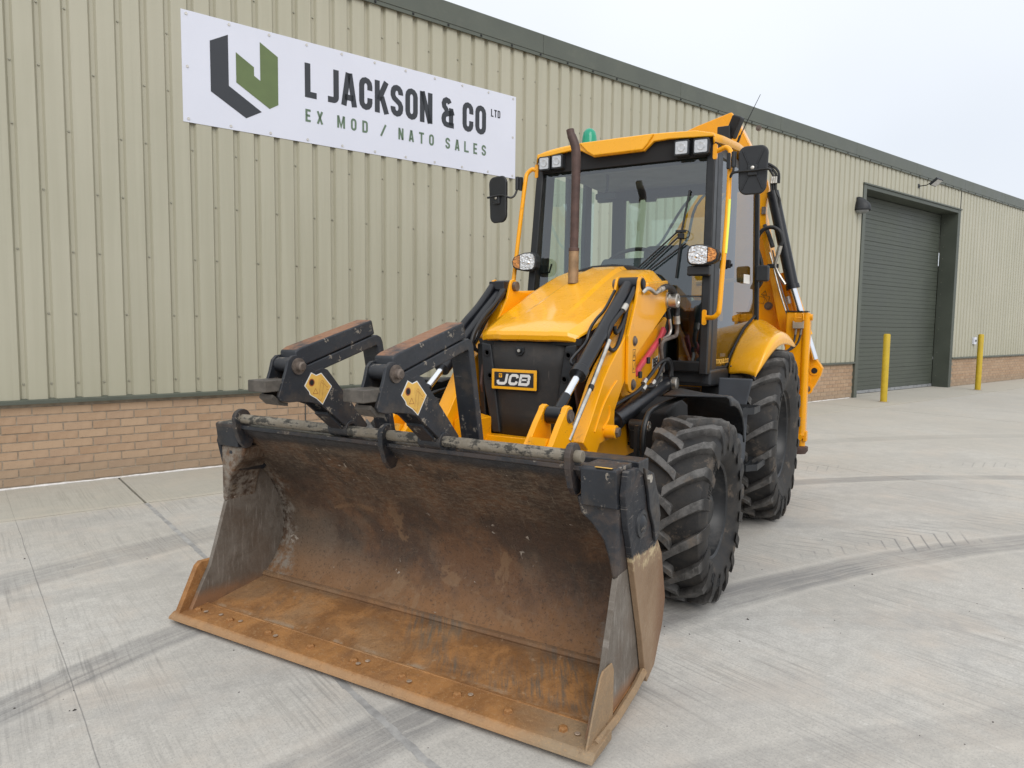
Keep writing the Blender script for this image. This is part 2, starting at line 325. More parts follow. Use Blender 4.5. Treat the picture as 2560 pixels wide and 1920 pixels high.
M = {}
M['concrete'] = make_concrete()
M['joint'] = simple('joint_sealant', (.07, .068, .062), .8, bump=.3, nscale=12)
M['jointpale'] = simple('worn_joint_filler', (.34, .335, .325), .85, var=.2, bump=.4, nscale=16, dirt=(.20, .20, .20), dirt_amt=.6, dscale=2.5)
M['brick'] = make_brick()
M['mortar'] = simple('mortar', (.33, .27, .205), .95, var=.2, nscale=14, bump=.5)
M['clad'] = make_cladding()
M['green'] = simple('olive_green_trim', (.088, .098, .078), .45, var=.08, dirt=(.15, .15, .12), dirt_amt=.25, nscale=2)
M['doorgreen'] = simple('olive_green_door', (.068, .078, .062), .5, var=.1, nscale=1.2, dirt=(.10, .115, .085), dirt_amt=.3)
M['screwm'] = simple('screw_head', (.33, .32, .26), .4, metal=.3)
M['white'] = simple('white_board', (.67, .69, .78), .35, var=.015, nscale=1.5)
M['sealant'] = simple('white_sealant', (.68, .66, .64), .8, nscale=20, bump=.3)
M['signdark'] = simple('sign_charcoal', (.030, .034, .042), .5, var=.05)
M['signgreen'] = simple('sign_olive', (.115, .16, .060), .5, var=.05)
M['signgreen2'] = simple('sign_grey_green', (.12, .18, .12), .5, var=.05)
M['bollard'] = simple('bollard_yellow', (.52, .36, .018), .5, var=.08, dirt=(.25, .17, .05), dirt_amt=.4)
M['yellow'] = make_yellow(chips=.22); M['hood'] = make_yellow('hood_yellow_gloss', .02, base=(.94, .44, .009)); M['hood'].node_tree.nodes['Principled BSDF'].inputs['Coat Weight'].default_value = .6; M['ychip'] = make_yellow('chipped_yellow_paint', .25, 1.)
M['yrear'] = make_yellow('yellow_paint_rear', .22, base=(.88, .37, .003))
M['black'] = simple('satin_black', (.007, .008, .009), .42, var=.3, dirt=(.06, .055, .05), dirt_amt=.3)
M['plastic'] = simple('grey_black_plastic', (.017, .019, .022), .5, var=.15, nscale=10, bump=.15)
M['dark'] = simple('dark_recess', (.010, .010, .011), .8)
M['worn'] = make_black_worn(); M['wornrust'] = make_black_worn('worn_black_rusty_top', top_rust=.9)
M['wornmud'] = make_black_worn('muddy_worn_black', mud=.3); M['wornblock'] = simple('bare_worn_steel', (.10, .088, .075), .65, metal=.2, var=.35, nscale=18, dirt=(.03, .03, .032), dirt_amt=.7, dscale=7, bump=.2); M['ramblack'] = simple('ram_black_paint', (.007, .008, .011), .32, var=.2, nscale=8)
M['hose'] = simple('rubber_hose', (.012, .012, .013), .5, var=.3, nscale=30)
M['chrome'] = simple('chrome_rod', (.82, .84, .88), .12, metal=1., var=.04)
M['steel'] = simple('plated_steel', (.55, .52, .47), .35, metal=.9, var=.2, nscale=20)
M['oldsteel'] = simple('dull_bolt_steel', (.16, .13, .11), .6, metal=.5, var=.3, nscale=30, bump=.3)
M['rod'] = make_galv()
M['rfloor'] = make_rust('floor'); M['redge'] = make_rust('edge'); M['rback'] = make_rust('back'); M['rside'] = make_rust('side'); M['rjaw'] = make_rust('jaw')
M['plug'] = simple('worn_bright_steel', (.42, .32, .24), .5, metal=.3, var=.2, nscale=30)
M['tyre'] = make_tyre(); M['rim'] = simple('rim_black', (.012, .013, .015), .45, var=.25, dirt=(.12, .11, .10), dirt_amt=.4, dscale=6)
M['glass'] = make_glass('cab_glass'); M['glassside'] = make_glass('side_glass', (.27, .34, .335), f0=.125); M['glassd'] = make_glass('lower_cab_glass', (.35, .40, .38))
M['grille'] = make_grille()
M['exh'] = simple('rusty_exhaust', (.095, .058, .050), .6, metal=.3, var=.25, nscale=14, dirt=(.045, .03, .028), dirt_amt=.5, bump=.2)
M['exh2'] = simple('tan_exhaust', (.30, .20, .115), .5, metal=.5, var=.25, nscale=18, dirt=(.11, .06, .04), dirt_amt=.6, bump=.2)
M['pink'] = simple('faded_red_stop_bar', (.58, .062, .085), .6, var=.12, nscale=10, dirt=(.3, .05, .06), dirt_amt=.4)
M['beacon'] = simple('green_beacon', (.012, .30, .185), .18, var=.05)
M['decaly'] = simple('decal_yellow', (.72, .43, .09), .5, var=.1, nscale=14, dirt=(.35, .2, .06), dirt_amt=.5, dscale=12)
M['decalw'] = simple('decal_white', (.75, .74, .70), .4, var=.05)
M['decalk'] = simple('decal_black', (.018, .018, .02), .45)
M['decalr'] = simple('decal_rust_red', (.30, .07, .02), .5)
M['ghost'] = simple('faint_hood_lettering', (.70, .345, .035), .3, var=.05)
M['lens'] = make_lens('lamp_reflector'); M['lensw'] = simple('work_lamp_lens', (.52, .53, .54), .15, metal=.3, var=.12, nscale=40, coat=1.)
M['amber'] = make_lens('amber_lens', (.85, .33, .06))
M['tape'] = simple('fluorescent_tape', (.80, .85, .10), .4, var=.05)
M['liner'] = simple('grey_headliner', (.20, .205, .21), .9)
M['cabgrey'] = simple('cab_grey_trim', (.050, .056, .066), .7, var=.15)
M['padrust'] = simple('brown_foot_pad', (.085, .050, .040), .7, var=.25, nscale=14)
M['pebble'] = simple('dark_stone', (.05, .045, .04), .8, nscale=30)
M['lampgrey'] = simple('lamp_grey', (.25, .26, .27), .3)

# ------------------------------------------------------------------ mesh builder
class MB:
    def __init__(s): s.v = []; s.f = []; s.mi = []; s.cur = 0
    def add(s, vs, fs):
        o = len(s.v); s.v += [tuple(v) for v in vs]; s.f += [tuple(i + o for i in f) for f in fs]; s.mi += [s.cur] * len(fs); return s
    def box(s, x0, x1, y0, y1, z0, z1):
        return s.add([(x0, y0, z0), (x1, y0, z0), (x1, y1, z0), (x0, y1, z0), (x0, y0, z1), (x1, y0, z1), (x1, y1, z1), (x0, y1, z1)],
                     [(0, 3, 2, 1), (4, 5, 6, 7), (0, 1, 5, 4), (1, 2, 6, 5), (2, 3, 7, 6), (3, 0, 4, 7)])
    def prism(s, poly, ax, a, b):
        n = len(poly)
        def P(p, t): return {'x': (t, p[0], p[1]), 'y': (p[0], t, p[1]), 'z': (p[0], p[1], t)}[ax]
        vs = [P(p, a) for p in poly] + [P(p, b) for p in poly]
        fs = [tuple(range(n)), tuple(range(2 * n - 1, n - 1, -1))] + [(i, i + n, (i + 1) % n + n, (i + 1) % n) for i in range(n)]
        return s.add(vs, fs)
    def tube(s, pts, r, n=12, cap=True, smooth=0):
        pts = [Vector(p) for p in pts]
        if smooth:
            out = []
            for i in range(len(pts) - 1):
                p0 = pts[max(i - 1, 0)]; p1 = pts[i]; p2 = pts[i + 1]; p3 = pts[min(i + 2, len(pts) - 1)]
                for k in range(smooth):
                    t = k / smooth
                    out.append(.5 * ((2 * p1) + (-p0 + p2) * t + (2 * p0 - 5 * p1 + 4 * p2 - p3) * t * t + (-p0 + 3 * p1 - 3 * p2 + p3) * t ** 3))
            out.append(pts[-1]); 
            if isinstance(r, (list, tuple)):
                r = [r[min(int(i / smooth), len(r) - 1)] for i in range(len(out))]
            pts = out
        rs = r if isinstance(r, (list, tuple)) else [r] * len(pts)
        d0 = (pts[1] - pts[0]).normalized(); up = Vector((0, 0, 1)) if abs(d0.z) < .9 else Vector((0, 1, 0))
        a = d0.cross(up).normalized(); vs = []
        for i, p in enumerate(pts):
            d = ((pts[min(i + 1, len(pts) - 1)] - p).normalized() + (p - pts[max(i - 1, 0)]).normalized())
            d = d.normalized() if d.length > 1e-6 else d0
            a = (a - d * a.dot(d)).normalized(); b = d.cross(a)
            vs += [p + (a * math.cos(2 * PI * k / n) + b * math.sin(2 * PI * k / n)) * rs[i] for k in range(n)]
        m = len(pts); fs = [(i * n + k, i * n + (k + 1) % n, (i + 1) * n + (k + 1) % n, (i + 1) * n + k) for i in range(m - 1) for k in range(n)]
        if cap: fs += [tuple(range(n - 1, -1, -1)), tuple((m - 1) * n + k for k in range(n))]
        return s.add(vs, fs)
    def cyl(s, p0, p1, r, n=20, r1=None): return s.tube([p0, p1], [r, r if r1 is None else r1], n)
    def lathe(s, prof, c, ax='x', n=48, close=False):
        vs = []
        for k in range(n):
            t = 2 * PI * k / n; ca, sa = math.cos(t), math.sin(t)
            for a, r in prof:
                vs.append({'x': (c[0] + a, c[1] + r * ca, c[2] + r * sa), 'y': (c[0] + r * ca, c[1] + a, c[2] + r * sa), 'z': (c[0] + r * ca, c[1] + r * sa, c[2] + a)}[ax])
        m = len(prof); fs = [(k * m + i, k * m + i + 1, ((k + 1) % n) * m + i + 1, ((k + 1) % n) * m + i) for k in range(n) for i in range(m - 1)]
        return s.add(vs, fs)
    def sheet(s, rows, thick=0.0):
        m = len(rows[0]); vs = [p for r in rows for p in r]
        return s.add(vs, [(i * m + j, i * m + j + 1, (i + 1) * m + j + 1, (i + 1) * m + j) for i in range(len(rows) - 1) for j in range(m - 1)])
    def mirror(s):
        o = MB(); o.v = [(-x, y, z) for x, y, z in s.v]; o.f = [tuple(reversed(f)) for f in s.f]; o.mi = list(s.mi); return o
    def build(s, name, mat, parent=None, bevel=0, smooth=35, solid=0, seg=2, fix=True):
        me = bpy.data.meshes.new(name); me.from_pydata(s.v, [], s.f); me.update()
        mats = mat if isinstance(mat, (list, tuple)) else [mat]
        for q in mats: me.materials.append(q if not isinstance(q, str) else M[q])
        me.polygons.foreach_set('material_index', s.mi)
        if fix:
            bm = bmesh.new(); bm.from_mesh(me); bmesh.ops.recalc_face_normals(bm, faces=bm.faces); bm.to_mesh(me); bm.free()
        if smooth:
            me.polygons.foreach_set('use_smooth', [True] * len(me.polygons)); me.set_sharp_from_angle(angle=math.radians(smooth))
        o = bpy.data.objects.new(name, me); COL.objects.link(o)
        if parent: o.parent = parent
        if solid:
            q = o.modifiers.new('solid', 'SOLIDIFY'); q.thickness = solid; q.offset = 0
        if bevel:
            q = o.modifiers.new('bevel', 'BEVEL'); q.width = bevel; q.segments = seg; q.limit_method = 'ANGLE'; q.angle_limit = math.radians(40); q.harden_normals = True
        return o

def empty(name, loc=(0, 0, 0), rz=0, parent=None):
    o = bpy.data.objects.new(name, None); COL.objects.link(o); o.location = loc; o.rotation_euler = (0, 0, rz); o.empty_display_size = .1
    if parent: o.parent = parent
    return o
def tag(o, label=None, cat=None, group=None, kind=None):
    if label: o['label'] = label
    if cat: o['category'] = cat
    if group: o['group'] = group
    if kind: o['kind'] = kind
    return o
def dup(o, parent=None, loc=None):
    c = o.copy(); COL.objects.link(c); c.parent = parent
    if loc is not None: c.location = loc
    for ch in list(o.children): dup(ch, c)
    return c
def rrect(x0, x1, z0, z1, r, n=5):
    out = []
    for cx, cz, a in ((x1 - r, z1 - r, 0), (x0 + r, z1 - r, 90), (x0 + r, z0 + r, 180), (x1 - r, z0 + r, 270)):
        out += [(cx + r * math.cos(math.radians(a + 90 * k / n)), cz + r * math.sin(math.radians(a + 90 * k / n))) for k in range(n + 1)]
    return out

# ------------------------------------------------------------------ stroke lettering (condensed sans, drawn as thick strokes)
def arc(cx, cz, rx, rz, a0, a1, n=6): return [(cx + rx * math.cos(math.radians(a0 + (a1 - a0) * i / n)), cz + rz * math.sin(math.radians(a0 + (a1 - a0) * i / n))) for i in range(n + 1)]
def glyph(ch, w, h, sw):
    a = sw / 2; x0, x1, z0, z1 = a, w - a, a, h - a; cx = w / 2; rx = (x1 - x0) / 2; rz = min(rx * 1.15, h * .28); m = h / 2
    top = arc(cx, z1 - rz, rx, rz, 180, 0); bot = arc(cx, z0 + rz, rx, rz, 0, -180)
    O = top + bot
    G = {
        'O': [(O, True)], 'L': [([(x0, h), (x0, z0), (w, z0)], False)],
        'J': [([(x1, h)] + arc(cx, z0 + rz, rx, rz, 0, -90)[0:] + [(0, z0)], False)],
        'A': [([(a * .9, 0), (cx - a * .25, h)], False), ([(w - a * .9, 0), (cx + a * .25, h)], False), ([(w * .22, h * .26), (w * .78, h * .26)], False)],
        'C': [([(x1, h * .62)] + top[::-1] + bot[::-1] + [(x1, h * .38)], False)],
        'K': [([(x0, 0), (x0, h)], False), ([(w - a * .8, h), (x0 + a * .6, h * .40)], False), ([(x0 + sw * .9, h * .52), (w - a * .7, 0)], False)],
        'S': [([(x1, h * .70)] + top[::-1] + [(x0, h * .66), (x0 + rx * .3, h * .57), (x1 - rx * .3, h * .43), (x1, h * .34)] + bot + [(x0, h * .30)], False)],
        'N': [([(x0, 0), (x0, h)], False), ([(x1, 0), (x1, h)], False), ([(x0 + a * .1, h), (x1 - a * .1, 0)], False)],
        'M': [([(x0, 0), (x0, h)], False), ([(x1, 0), (x1, h)], False), ([(x0 + a * .2, h), (cx, h * .12), (x1 - a * .2, h)], False)],
        'T': [([(0, z1), (w, z1)], False), ([(cx, 0), (cx, z1)], False)],
        'E': [([(w, z1), (x0, z1), (x0, z0), (w, z0)], False), ([(x0, m), (w * .9, m)], False)],
        'D': [([(x0, z0), (x0, z1), (x1 - rx * .8, z1)] + arc(x1 - rx * .8, z1 - rz * .8, rx * .8, rz * .8, 90, 0) + arc(x1 - rx * .8, z0 + rz * .8, rx * .8, rz * .8, 0, -90), True)],
        'X': [([(a * .8, 0), (w - a * .8, h)], False), ([(a * .8, h), (w - a * .8, 0)], False)],
        '/': [([(0, 0), (w, h)], False)],
        'B': [([(x0, z0), (x0, z1)] + arc(x1 - rx * .6, z1 - (z1 - m) / 2, rx * .6, (z1 - m) / 2, 90, -90) + arc(x1 - rx * .5, z0 + (m - z0) / 2, rx * .5, (m - z0) / 2, 90, -90), True), ([(x0, m), (x1 - rx * .5, m)], False)],
        '&': [([(w, z0), (x0 + rx * .9, z0)] + arc(x0 + rx * .8, h * .27, rx * .8, h * .27 - z0, 270, 90)[1:] + [(w, h * .54)], False),
              ([(x0 + rx * .8, h * .54)] + arc(x0 + rx * .8, h * .76, rx * .75, z1 - h * .76, 250, 20), False), ([(x1 - a * .3, z0), (x1 - a * .3, h * .66)], False)],
    }
    return G[ch]
def stroke(mb, pts, sw, closed, fn):
    P = [Vector(p) for p in pts]
    Q = [P[0]]
    for p in P[1:]:
        if (p - Q[-1]).length > 1e-5: Q.append(p)
    if closed and (Q[0] - Q[-1]).length < 1e-5: Q.pop()
    n = len(Q); L = []; Rr = []
    for i in range(n):
        a = Q[i - 1] if (i > 0 or closed) else None; b = Q[(i + 1) % n] if (i < n - 1 or closed) else None
        d1 = (Q[i] - a).normalized() if a is not None else None; d2 = (b - Q[i]).normalized() if b is not None else None
        d1 = d1 or d2; d2 = d2 or d1
        n1 = Vector((-d1.y, d1.x)); n2 = Vector((-d2.y, d2.x)); mm = (n1 + n2); mm = mm.normalized() if mm.length > 1e-4 else n1
        k = sw / 2 / max(.45, mm.dot(n1)); L.append(Q[i] + mm * k); Rr.append(Q[i] - mm * k)
    vs = [fn(*p) for p in L] + [fn(*p) for p in Rr]
    fs = [(i, (i + 1) % n, (i + 1) % n + n, i + n) for i in range(n if closed else n - 1)]
    mb.add(vs, fs)
def letters(mb, text, x0, x1, z0, h, sw, widths, gap, fn, each=None):
    tot = sum(widths.get(c, 1.) for c in text) + gap * (len(text) - 1); u = (x1 - x0) / tot; x = x0
    for c in text:
        w = widths.get(c, 1.) * u
        if each: mb = MB()
        if c != ' ':
            for pts, cl in glyph(c, w, h, sw): stroke(mb, [(px + x, pz + z0) for px, pz in pts], sw, cl, fn)
        if each and c != ' ': mb.build('letter', each[0], each[1], smooth=0)
        x += w + gap * u
def text_mesh(name, txt, size, mat, parent, origin, ax, az, thick=.0, shear=0.):
    cu = bpy.data.curves.new(name, 'FONT'); cu.body = txt; cu.size = size; cu.shear = shear; cu.offset = thick; cu.resolution_u = 3
    ob = bpy.data.objects.new(name, cu); COL.objects.link(ob)
    me = bpy.data.meshes.new_from_object(ob.evaluated_get(bpy.context.evaluated_depsgraph_get())); bpy.data.objects.remove(ob)
    ax = Vector(ax).normalized(); az = Vector(az).normalized(); o = Vector(origin)
    for v in me.vertices: v.co = o + ax * v.co.x + az * v.co.y
    me.materials.clear(); me.materials.append(M[mat]); r = bpy.data.objects.new(name, me); COL.objects.link(r); r.parent = parent; return r

# ================================================================== THE SETTING
TH = math.radians(68.6); Wd = Vector((math.cos(TH), math.sin(TH), 0)); Nd = Vector((-math.sin(TH), math.cos(TH), 0)); FOOT = Vector((CAM[0], CAM[1], 0))
def frame(s, d, z=0): return FOOT + Wd * s + Nd * d + Vector((0, 0, z))
gr = tag(MB().box(-300, 300, -300, 300, -.9, -.14).build('ground', 'joint', None, smooth=0), kind='structure'); gr.location = FOOT; gr.rotation_euler.z = TH
yard = tag(empty('concrete_yard', FOOT, TH), kind='structure')
def slab(s0, s1, d0, d1, g=.006):
    b = MB(); nx = max(1, int((s1 - s0) / .25)) if s1 - s0 < 12 and s0 < 10 else 1
    jit = lambda: random.uniform(-.003, .003)
    xs = [s0 + g + (s1 - s0 - 2 * g) * i / nx for i in range(nx + 1)]
    top0 = [(x, d0 + g + jit(), 0) for x in xs]; top1 = [(x, d1 - g + jit(), 0) for x in xs]
    vs = top0 + top1 + [(x, y, -.13) for x, y, z in top0] + [(x, y, -.13) for x, y, z in top1]; n = nx + 1
    fs = [(i, i + 1, n + i + 1, n + i) for i in range(nx)] + [(i, 2 * n + i, 2 * n + i + 1, i + 1) for i in range(nx)] + [(n + i, n + i + 1, 3 * n + i + 1, 3 * n + i) for i in range(nx)]
    fs += [(0, n, 3 * n, 2 * n), (nx, 2 * n + nx, 3 * n + nx, n + nx)]
    return b.add(vs, fs).build('concrete_slab', 'concrete', yard, smooth=0, bevel=.004 if nx > 1 else 0)
S_E = [-150, -24.9, -18.35, -11.8, -5.27, 1.285, 7.83, 14.38, 20.93, 27.5, 34, 150]
for a, b in zip(S_E, S_E[1:]):
    slab(a, b, 6.685, 7.95, .009)
    for d0, d1 in ((.05, 6.672), (-6.5, .05), (-13, -6.5), (-150, -13)): slab(a, b, d0, d1)
slab(-150, 150, 26, 150)
slab(16.2, 21.6, 7.95, 8.35)
JP = MB(); zz = 6.66
while zz > -6:
    w_ = random.uniform(.012, .020); JP.add([(1.285 - w_, zz, .001), (1.285 + w_, zz, .001), (1.285 + random.uniform(.012, .022), zz - .08, .001), (1.285 - random.uniform(.012, .022), zz - .08, .001)], [(0, 3, 2, 1)]); zz -= .08
JP.build('joint_filler', 'jointpale', yard, smooth=0, fix=False)

# ------------------------------------------------------------------ warehouse
D0 = 7.925
wh = tag(empty('warehouse', frame(0, D0), TH), 'long cream ribbed metal warehouse with buff brick base and olive eaves behind the digger', 'warehouse')
PIT = .2172; S0 = .535; ZT = .815; ZF = 5.345
DS0, DS1, DZ = 16.17, 21.62, 4.79
def profile(s0, s1):
    pts = []; k = math.floor((s0 - S0) / PIT) - 1
    while True:
        c = S0 + k * PIT; k += 1
        for off, y in ((-.0355, -.034), (-.0165, 0.), (.0165, 0.), (.0355, -.034)):
            if s0 - 1e-6 <= c + off <= s1 + 1e-6: pts.append((c + off, y))
        if c > s1 + PIT: break
    def yat(x):
        for (a, ya), (b, yb) in zip(pts, pts[1:]):
            if a <= x <= b: return ya + (yb - ya) * (x - a) / (b - a + 1e-9)
        return -.032
    return pts
def sheet_piece(s0, s1, z0, z1, j):
    pr = profile(s0, s1)
    if pr[0][0] > s0 + 1e-4: pr = [(s0, pr[0][1])] + pr
    if pr[-1][0] < s1 - 1e-4: pr = pr + [(s1, pr[-1][1])]
    off = -.0012 * (j % 2)
    b = MB().sheet([[(x, y + off, z0) for x, y in pr], [(x, y + off, z1) for x, y in pr]])
    return b.build('cladding_sheet', 'clad', wh, smooth=0, fix=False)
edge = S0 + PIT / 2; k = -26; j = 0
while True:
    a = edge + k * PIT; b = a + 5 * PIT + .02; k += 5; j += 1
    if a > 46: break
    if b <= DS0 or a >= DS1: sheet_piece(a, b, ZT, ZF, j)
    else:
        sheet_piece(max(a, DS0), min(b, DS1), DZ, ZF, j)
        if a < DS0 - .02: sheet_piece(a, DS0, ZT, ZF, j)
        if b > DS1 + .02: sheet_piece(DS1, b, ZT, ZF, j)
# screws in the troughs
sc = MB(); zr = (.965, 1.62, 2.20, 2.755, 3.31, 3.86, 4.41, 4.96)
for i in range(-8, 140):
    s = S0 + i * PIT
    for q, z in enumerate(zr):
        if DS0 - .05 < s < DS1 + .05 and z < DZ + .1: continue
        if q and ((i * 7 + q * 3) % 5) > 2: continue
        sc.add([(s + .0105 * math.cos(2 * PI * t / 6), -.001, z + .0105 * math.sin(2 * PI * t / 6)) for t in range(6)] + [(s + .007 * math.cos(2 * PI * t / 6), -.012, z + .007 * math.sin(2 * PI * t / 6)) for t in range(6)],
               [tuple(range(6, 12))] + [(t, (t + 1) % 6, (t + 1) % 6 + 6, t + 6) for t in range(6)])
tag(sc.build('cladding_screw', 'screwm', wh, fix=False), kind='stuff')
# core, roof, fascia, drip trim
cb = MB(); cb.box(-5.2, DS0 - .02, .06, .3, 0, 5.3); cb.box(DS1 + .02, 46, .06, .3, 0, 5.3); cb.box(DS0 - .02, DS1 + .02, .06, .3, DZ + .02, 5.3)
cb.box(-5.2, 46, 17.7, 18, 0, 5.3); cb.box(-5.2, -4.9, .3, 17.7, 0, 5.3); cb.box(45.7, 46, .3, 17.7, 0, 5.3); cb.build('backing_wall', 'mortar', wh, smooth=0)
MB().add([(-5.3, -.02, 5.52), (46.1, -.02, 5.52), (46.1, 9, 6.2), (-5.3, 9, 6.2), (-5.3, 18, 5.5), (46.1, 18, 5.5)], [(0, 1, 2, 3), (3, 2, 5, 4)]).build('roof', 'green', wh, smooth=0, solid=.06)
s = -5.3
while s < 46:
    e1 = min(s + 3.0, 46.1)
    MB().prism([(-.075, 5.345), (-.075, 5.60), (-.060, 5.612), (.25, 5.58), (.25, 5.345)], 'x', s + .002, e1 - .002).build('fascia_panel', 'green', wh, smooth=0, bevel=.004)
    MB().prism([(-.068, 5.300), (-.068, 5.343), (.04, 5.343), (.04, 5.328), (-.050, 5.328), (-.050, 5.300)], 'x', s + .002, e1 - .002).build('fascia_flashing', 'green', wh, smooth=0)
    s = e1
fl = MB()
for i in range(-20, 150):
    s = S0 + i * .51; 
    if s < 45: fl.box(s - .012, s + .012, -.075, -.068, 5.31, 5.334)
tag(fl.build('flashing_fixing', 'dark', wh, smooth=0, fix=False), kind='stuff')
for a, b in ((-5.2, DS0 - .0), (DS1, 46)):
    q = a
    while q < b:
        r = min(q + 3.0, b)
        MB().prism([(.02, .835), (-.045, .822), (-.060, .812), (-.060, .783), (-.055, .783), (-.050, .803), (.02, .812)], 'x', q + .0015, r - .0015).build('drip_trim', 'green', wh, smooth=0)
        q = r
# bricks
BH, BP = .0815, .2427; SB = -.0 + .354
vari = []
for v in range(6):
    rr = random.Random(v); j = lambda a: rr.uniform(-a, a)
    b = MB(); L = BP - .012; H = BH - .012
    b.add([(j(.0015), j(.0015), j(.001)), (L + j(.0015), j(.0015), j(.001)), (L + j(.0015), j(.0015), H + j(.001)), (j(.0015), j(.0015), H + j(.001)), (0, .02, 0), (L, .02, 0), (L, .02, H), (0, .02, H)],
          [(0, 1, 2, 3), (0, 4, 5, 1), (1, 5, 6, 2), (2, 6, 7, 3), (3, 7, 4, 0)])
    o = b.build('brick', 'brick', None, smooth=0, bevel=0, fix=False); vari.append(o.data); bpy.data.objects.remove(o)
stf = MB()
for row in range(10):
    z = .812 - .006 - (row + 1) * BH + .05 - .0155
    off = 0 if row % 2 else BP / 2
    for i in range(-22, 190):
        s = SB + off + i * BP
        if s < -5.15 or s > 45.8: continue
        if s > DS0 - BP * 1.0 and s < DS1: 
            if s < DS0 - .1: pass
            else: continue
        zt = z
        if zt + BH > .80: continue
        if DS0 - BP < s < DS0:
            s2 = DS0 - .003; L = s2 - s; H = BH - .012
            stf.box(s, s2, 0, .03, zt, zt + H); continue
        if (.1 < s < 4.75) or (13.9 < s < 16.0):
            o = bpy.data.objects.new('brick', vari[random.randrange(6)]); COL.objects.link(o); o.parent = wh; o.location = (s, random.uniform(-.0012, .0012), zt)
        else:
            H = BH - .012; L = BP - .012; y = random.uniform(-.001, .001)
            stf.add([(s, y, zt), (s + L, y, zt), (s + L, y, zt + H), (s, y, zt + H), (s, .02, zt), (s + L, .02, zt), (s + L, .02, zt + H), (s, .02, zt + H)], [(0, 1, 2, 3), (0, 4, 5, 1), (1, 5, 6, 2), (2, 6, 7, 3), (3, 7, 4, 0)])
tag(stf.build('brick_field', 'brick', wh, smooth=0, fix=False), kind='stuff')
mo = MB(); mo.box(-5.2, DS0 - .004, .006, .058, -.1, .81); mo.box(DS1 + .004, 46, .006, .058, -.1, .81); mo.build('mortar_bed', 'mortar', wh, smooth=0)
pts = []; s = -5.0
while s < DS0 - .05:
    pts.append((s, -.004 + random.uniform(-.010, .004), .004)); s += random.uniform(.03, .09)
MB().tube(pts, [random.uniform(.007, .016) for _ in pts], 6).build('sealant_bead', 'sealant', wh)
# vertical movement joint in the plinth
MB().box(3.215, 3.228, -.004, .01, 0, .80).build('movement_joint', 'joint', wh, smooth=0)
# door opening
fr = MB(); RD = .375
MB().box(DS0, DS0 + .14, -.045, RD, .0, DZ).build('door_jamb', 'green', wh, smooth=0, bevel=.004)
MB().box(DS1 - .17, DS1, -.045, RD, .0, DZ).build('door_jamb', 'doorgreen', wh, smooth=0, bevel=.004)
MB().box(DS0 + .142, DS1 - .172, -.043, RD, DZ - .09, DZ - .002).build('door_head', 'doorgreen', wh, smooth=0, bevel=.004)
MB().box(DS0 - .03, DS1 + .03, -.07, .05, DZ + .0, DZ + .03).build('door_head_flashing', 'green', wh, smooth=0)
pz = .085; ph = .512; n = 0
while pz < DZ - .1:
    b = MB(); z1 = min(pz + ph, DZ - .06); H = z1 - pz; prof = [(RD, pz + .004)]
    prof = [(RD + .05, pz + .003), (RD + .004, pz + .003), (RD, pz + .008)]
    for q in range(1, 5):
        zz = pz + ph * q / 5.
        if zz < z1 - .03: prof += [(RD, zz - .007), (RD + .007, zz - .003), (RD + .007, zz + .003), (RD, zz + .007)]
    prof += [(RD, z1 - .008), (RD + .004, z1 - .003), (RD + .05, z1 - .003)]
    b.prism(prof, 'x', DS0 + .15, DS1 - .20).build('door_panel', 'doorgreen', wh, smooth=0); pz += ph
MB().box(DS0 + .15, DS1 - .20, RD - .01, RD + .05, .012, .083).build('door_seal', 'lampgrey', wh, smooth=0)
bl = MB()
for i in range(14):
    z = .3 + i * .32; bl.box(DS1 + .001, DS1 + .011, -.050, -.0452, z, z + .012); bl.box(DS1 - .1715, DS1 - .170, RD - .10, RD - .088, z, z + .012)
tag(bl.build('jamb_fixing', 'screwm', wh, fix=False), kind='stuff')

# ------------------------------------------------------------------ sign
sg = tag(empty('company_sign', frame(1.965, D0 - .034, 3.575), TH), 'long white company sign board screwed high on the cream cladding', 'sign')
SW_, SH_ = 4.285, 1.097
MB().box(0, SW_, -.006, 0, 0, SH_).build('sign_panel', 'white', sg, smooth=0)
fn = lambda x, z: (x - 1.965, -.0085, z - 3.575)
b = MB(); b.add([fn(*p) for p in ((2.238, 4.429), (2.420, 4.532), (2.420, 4.018), (2.760, 3.814), (2.594, 3.719), (2.238, 3.925))], [(0, 1, 2, 5), (2, 3, 4, 5)]); b.build('emblem_dark_half', 'signdark', sg, smooth=0)
b = MB(); b.add([fn(*p) for p in ((2.497, 4.375), (2.684, 4.264), (2.684, 4.177), (2.750, 4.137), (2.750, 4.539), (2.944, 4.428), (2.942, 3.922), (2.846, 3.863), (2.497, 4.068))],
              [(0, 1, 2, 8), (2, 3, 8), (3, 7, 8), (3, 4, 5), (3, 5, 6), (3, 6, 7)]); b.build('emblem_green_half', 'signgreen', sg, smooth=0)
wid = {'L': .80, 'J': .78, 'A': 1.12, 'C': 1., 'K': 1.05, 'S': 1., 'O': 1.02, 'N': 1.06, ' ': .42, '&': 1.1}
letters(None, 'L JACKSON & CO', 3.245, 5.745, 4.072, .372, .066, wid, .18, fn, ('signdark', sg))
letters(None, 'LTD', 5.826, 5.982, 4.336, .098, .016, {'L': .9}, .25, fn, ('signdark', sg))
letters(None, 'EX MOD / NATO SALES', 3.248, 5.748, 3.806, .138, .024, {'M': 1.35, '/': .9, ' ': .35, 'E': .85}, 1.02, fn, ('signgreen2', sg))
for i in range(11):
    for z in (.035, SH_ - .035):
        MB().cyl((0, -.006, 0), (0, -.012, 0), .014, 10).build('screw', 'steel', sg).location = (.05 + i * (SW_ - .1) / 10, 0, z)
for x in (.05, SW_ - .05): MB().cyl((0, -.006, 0), (0, -.012, 0), .014, 10).build('screw', 'steel', sg).location = (x, 0, SH_ * .5)

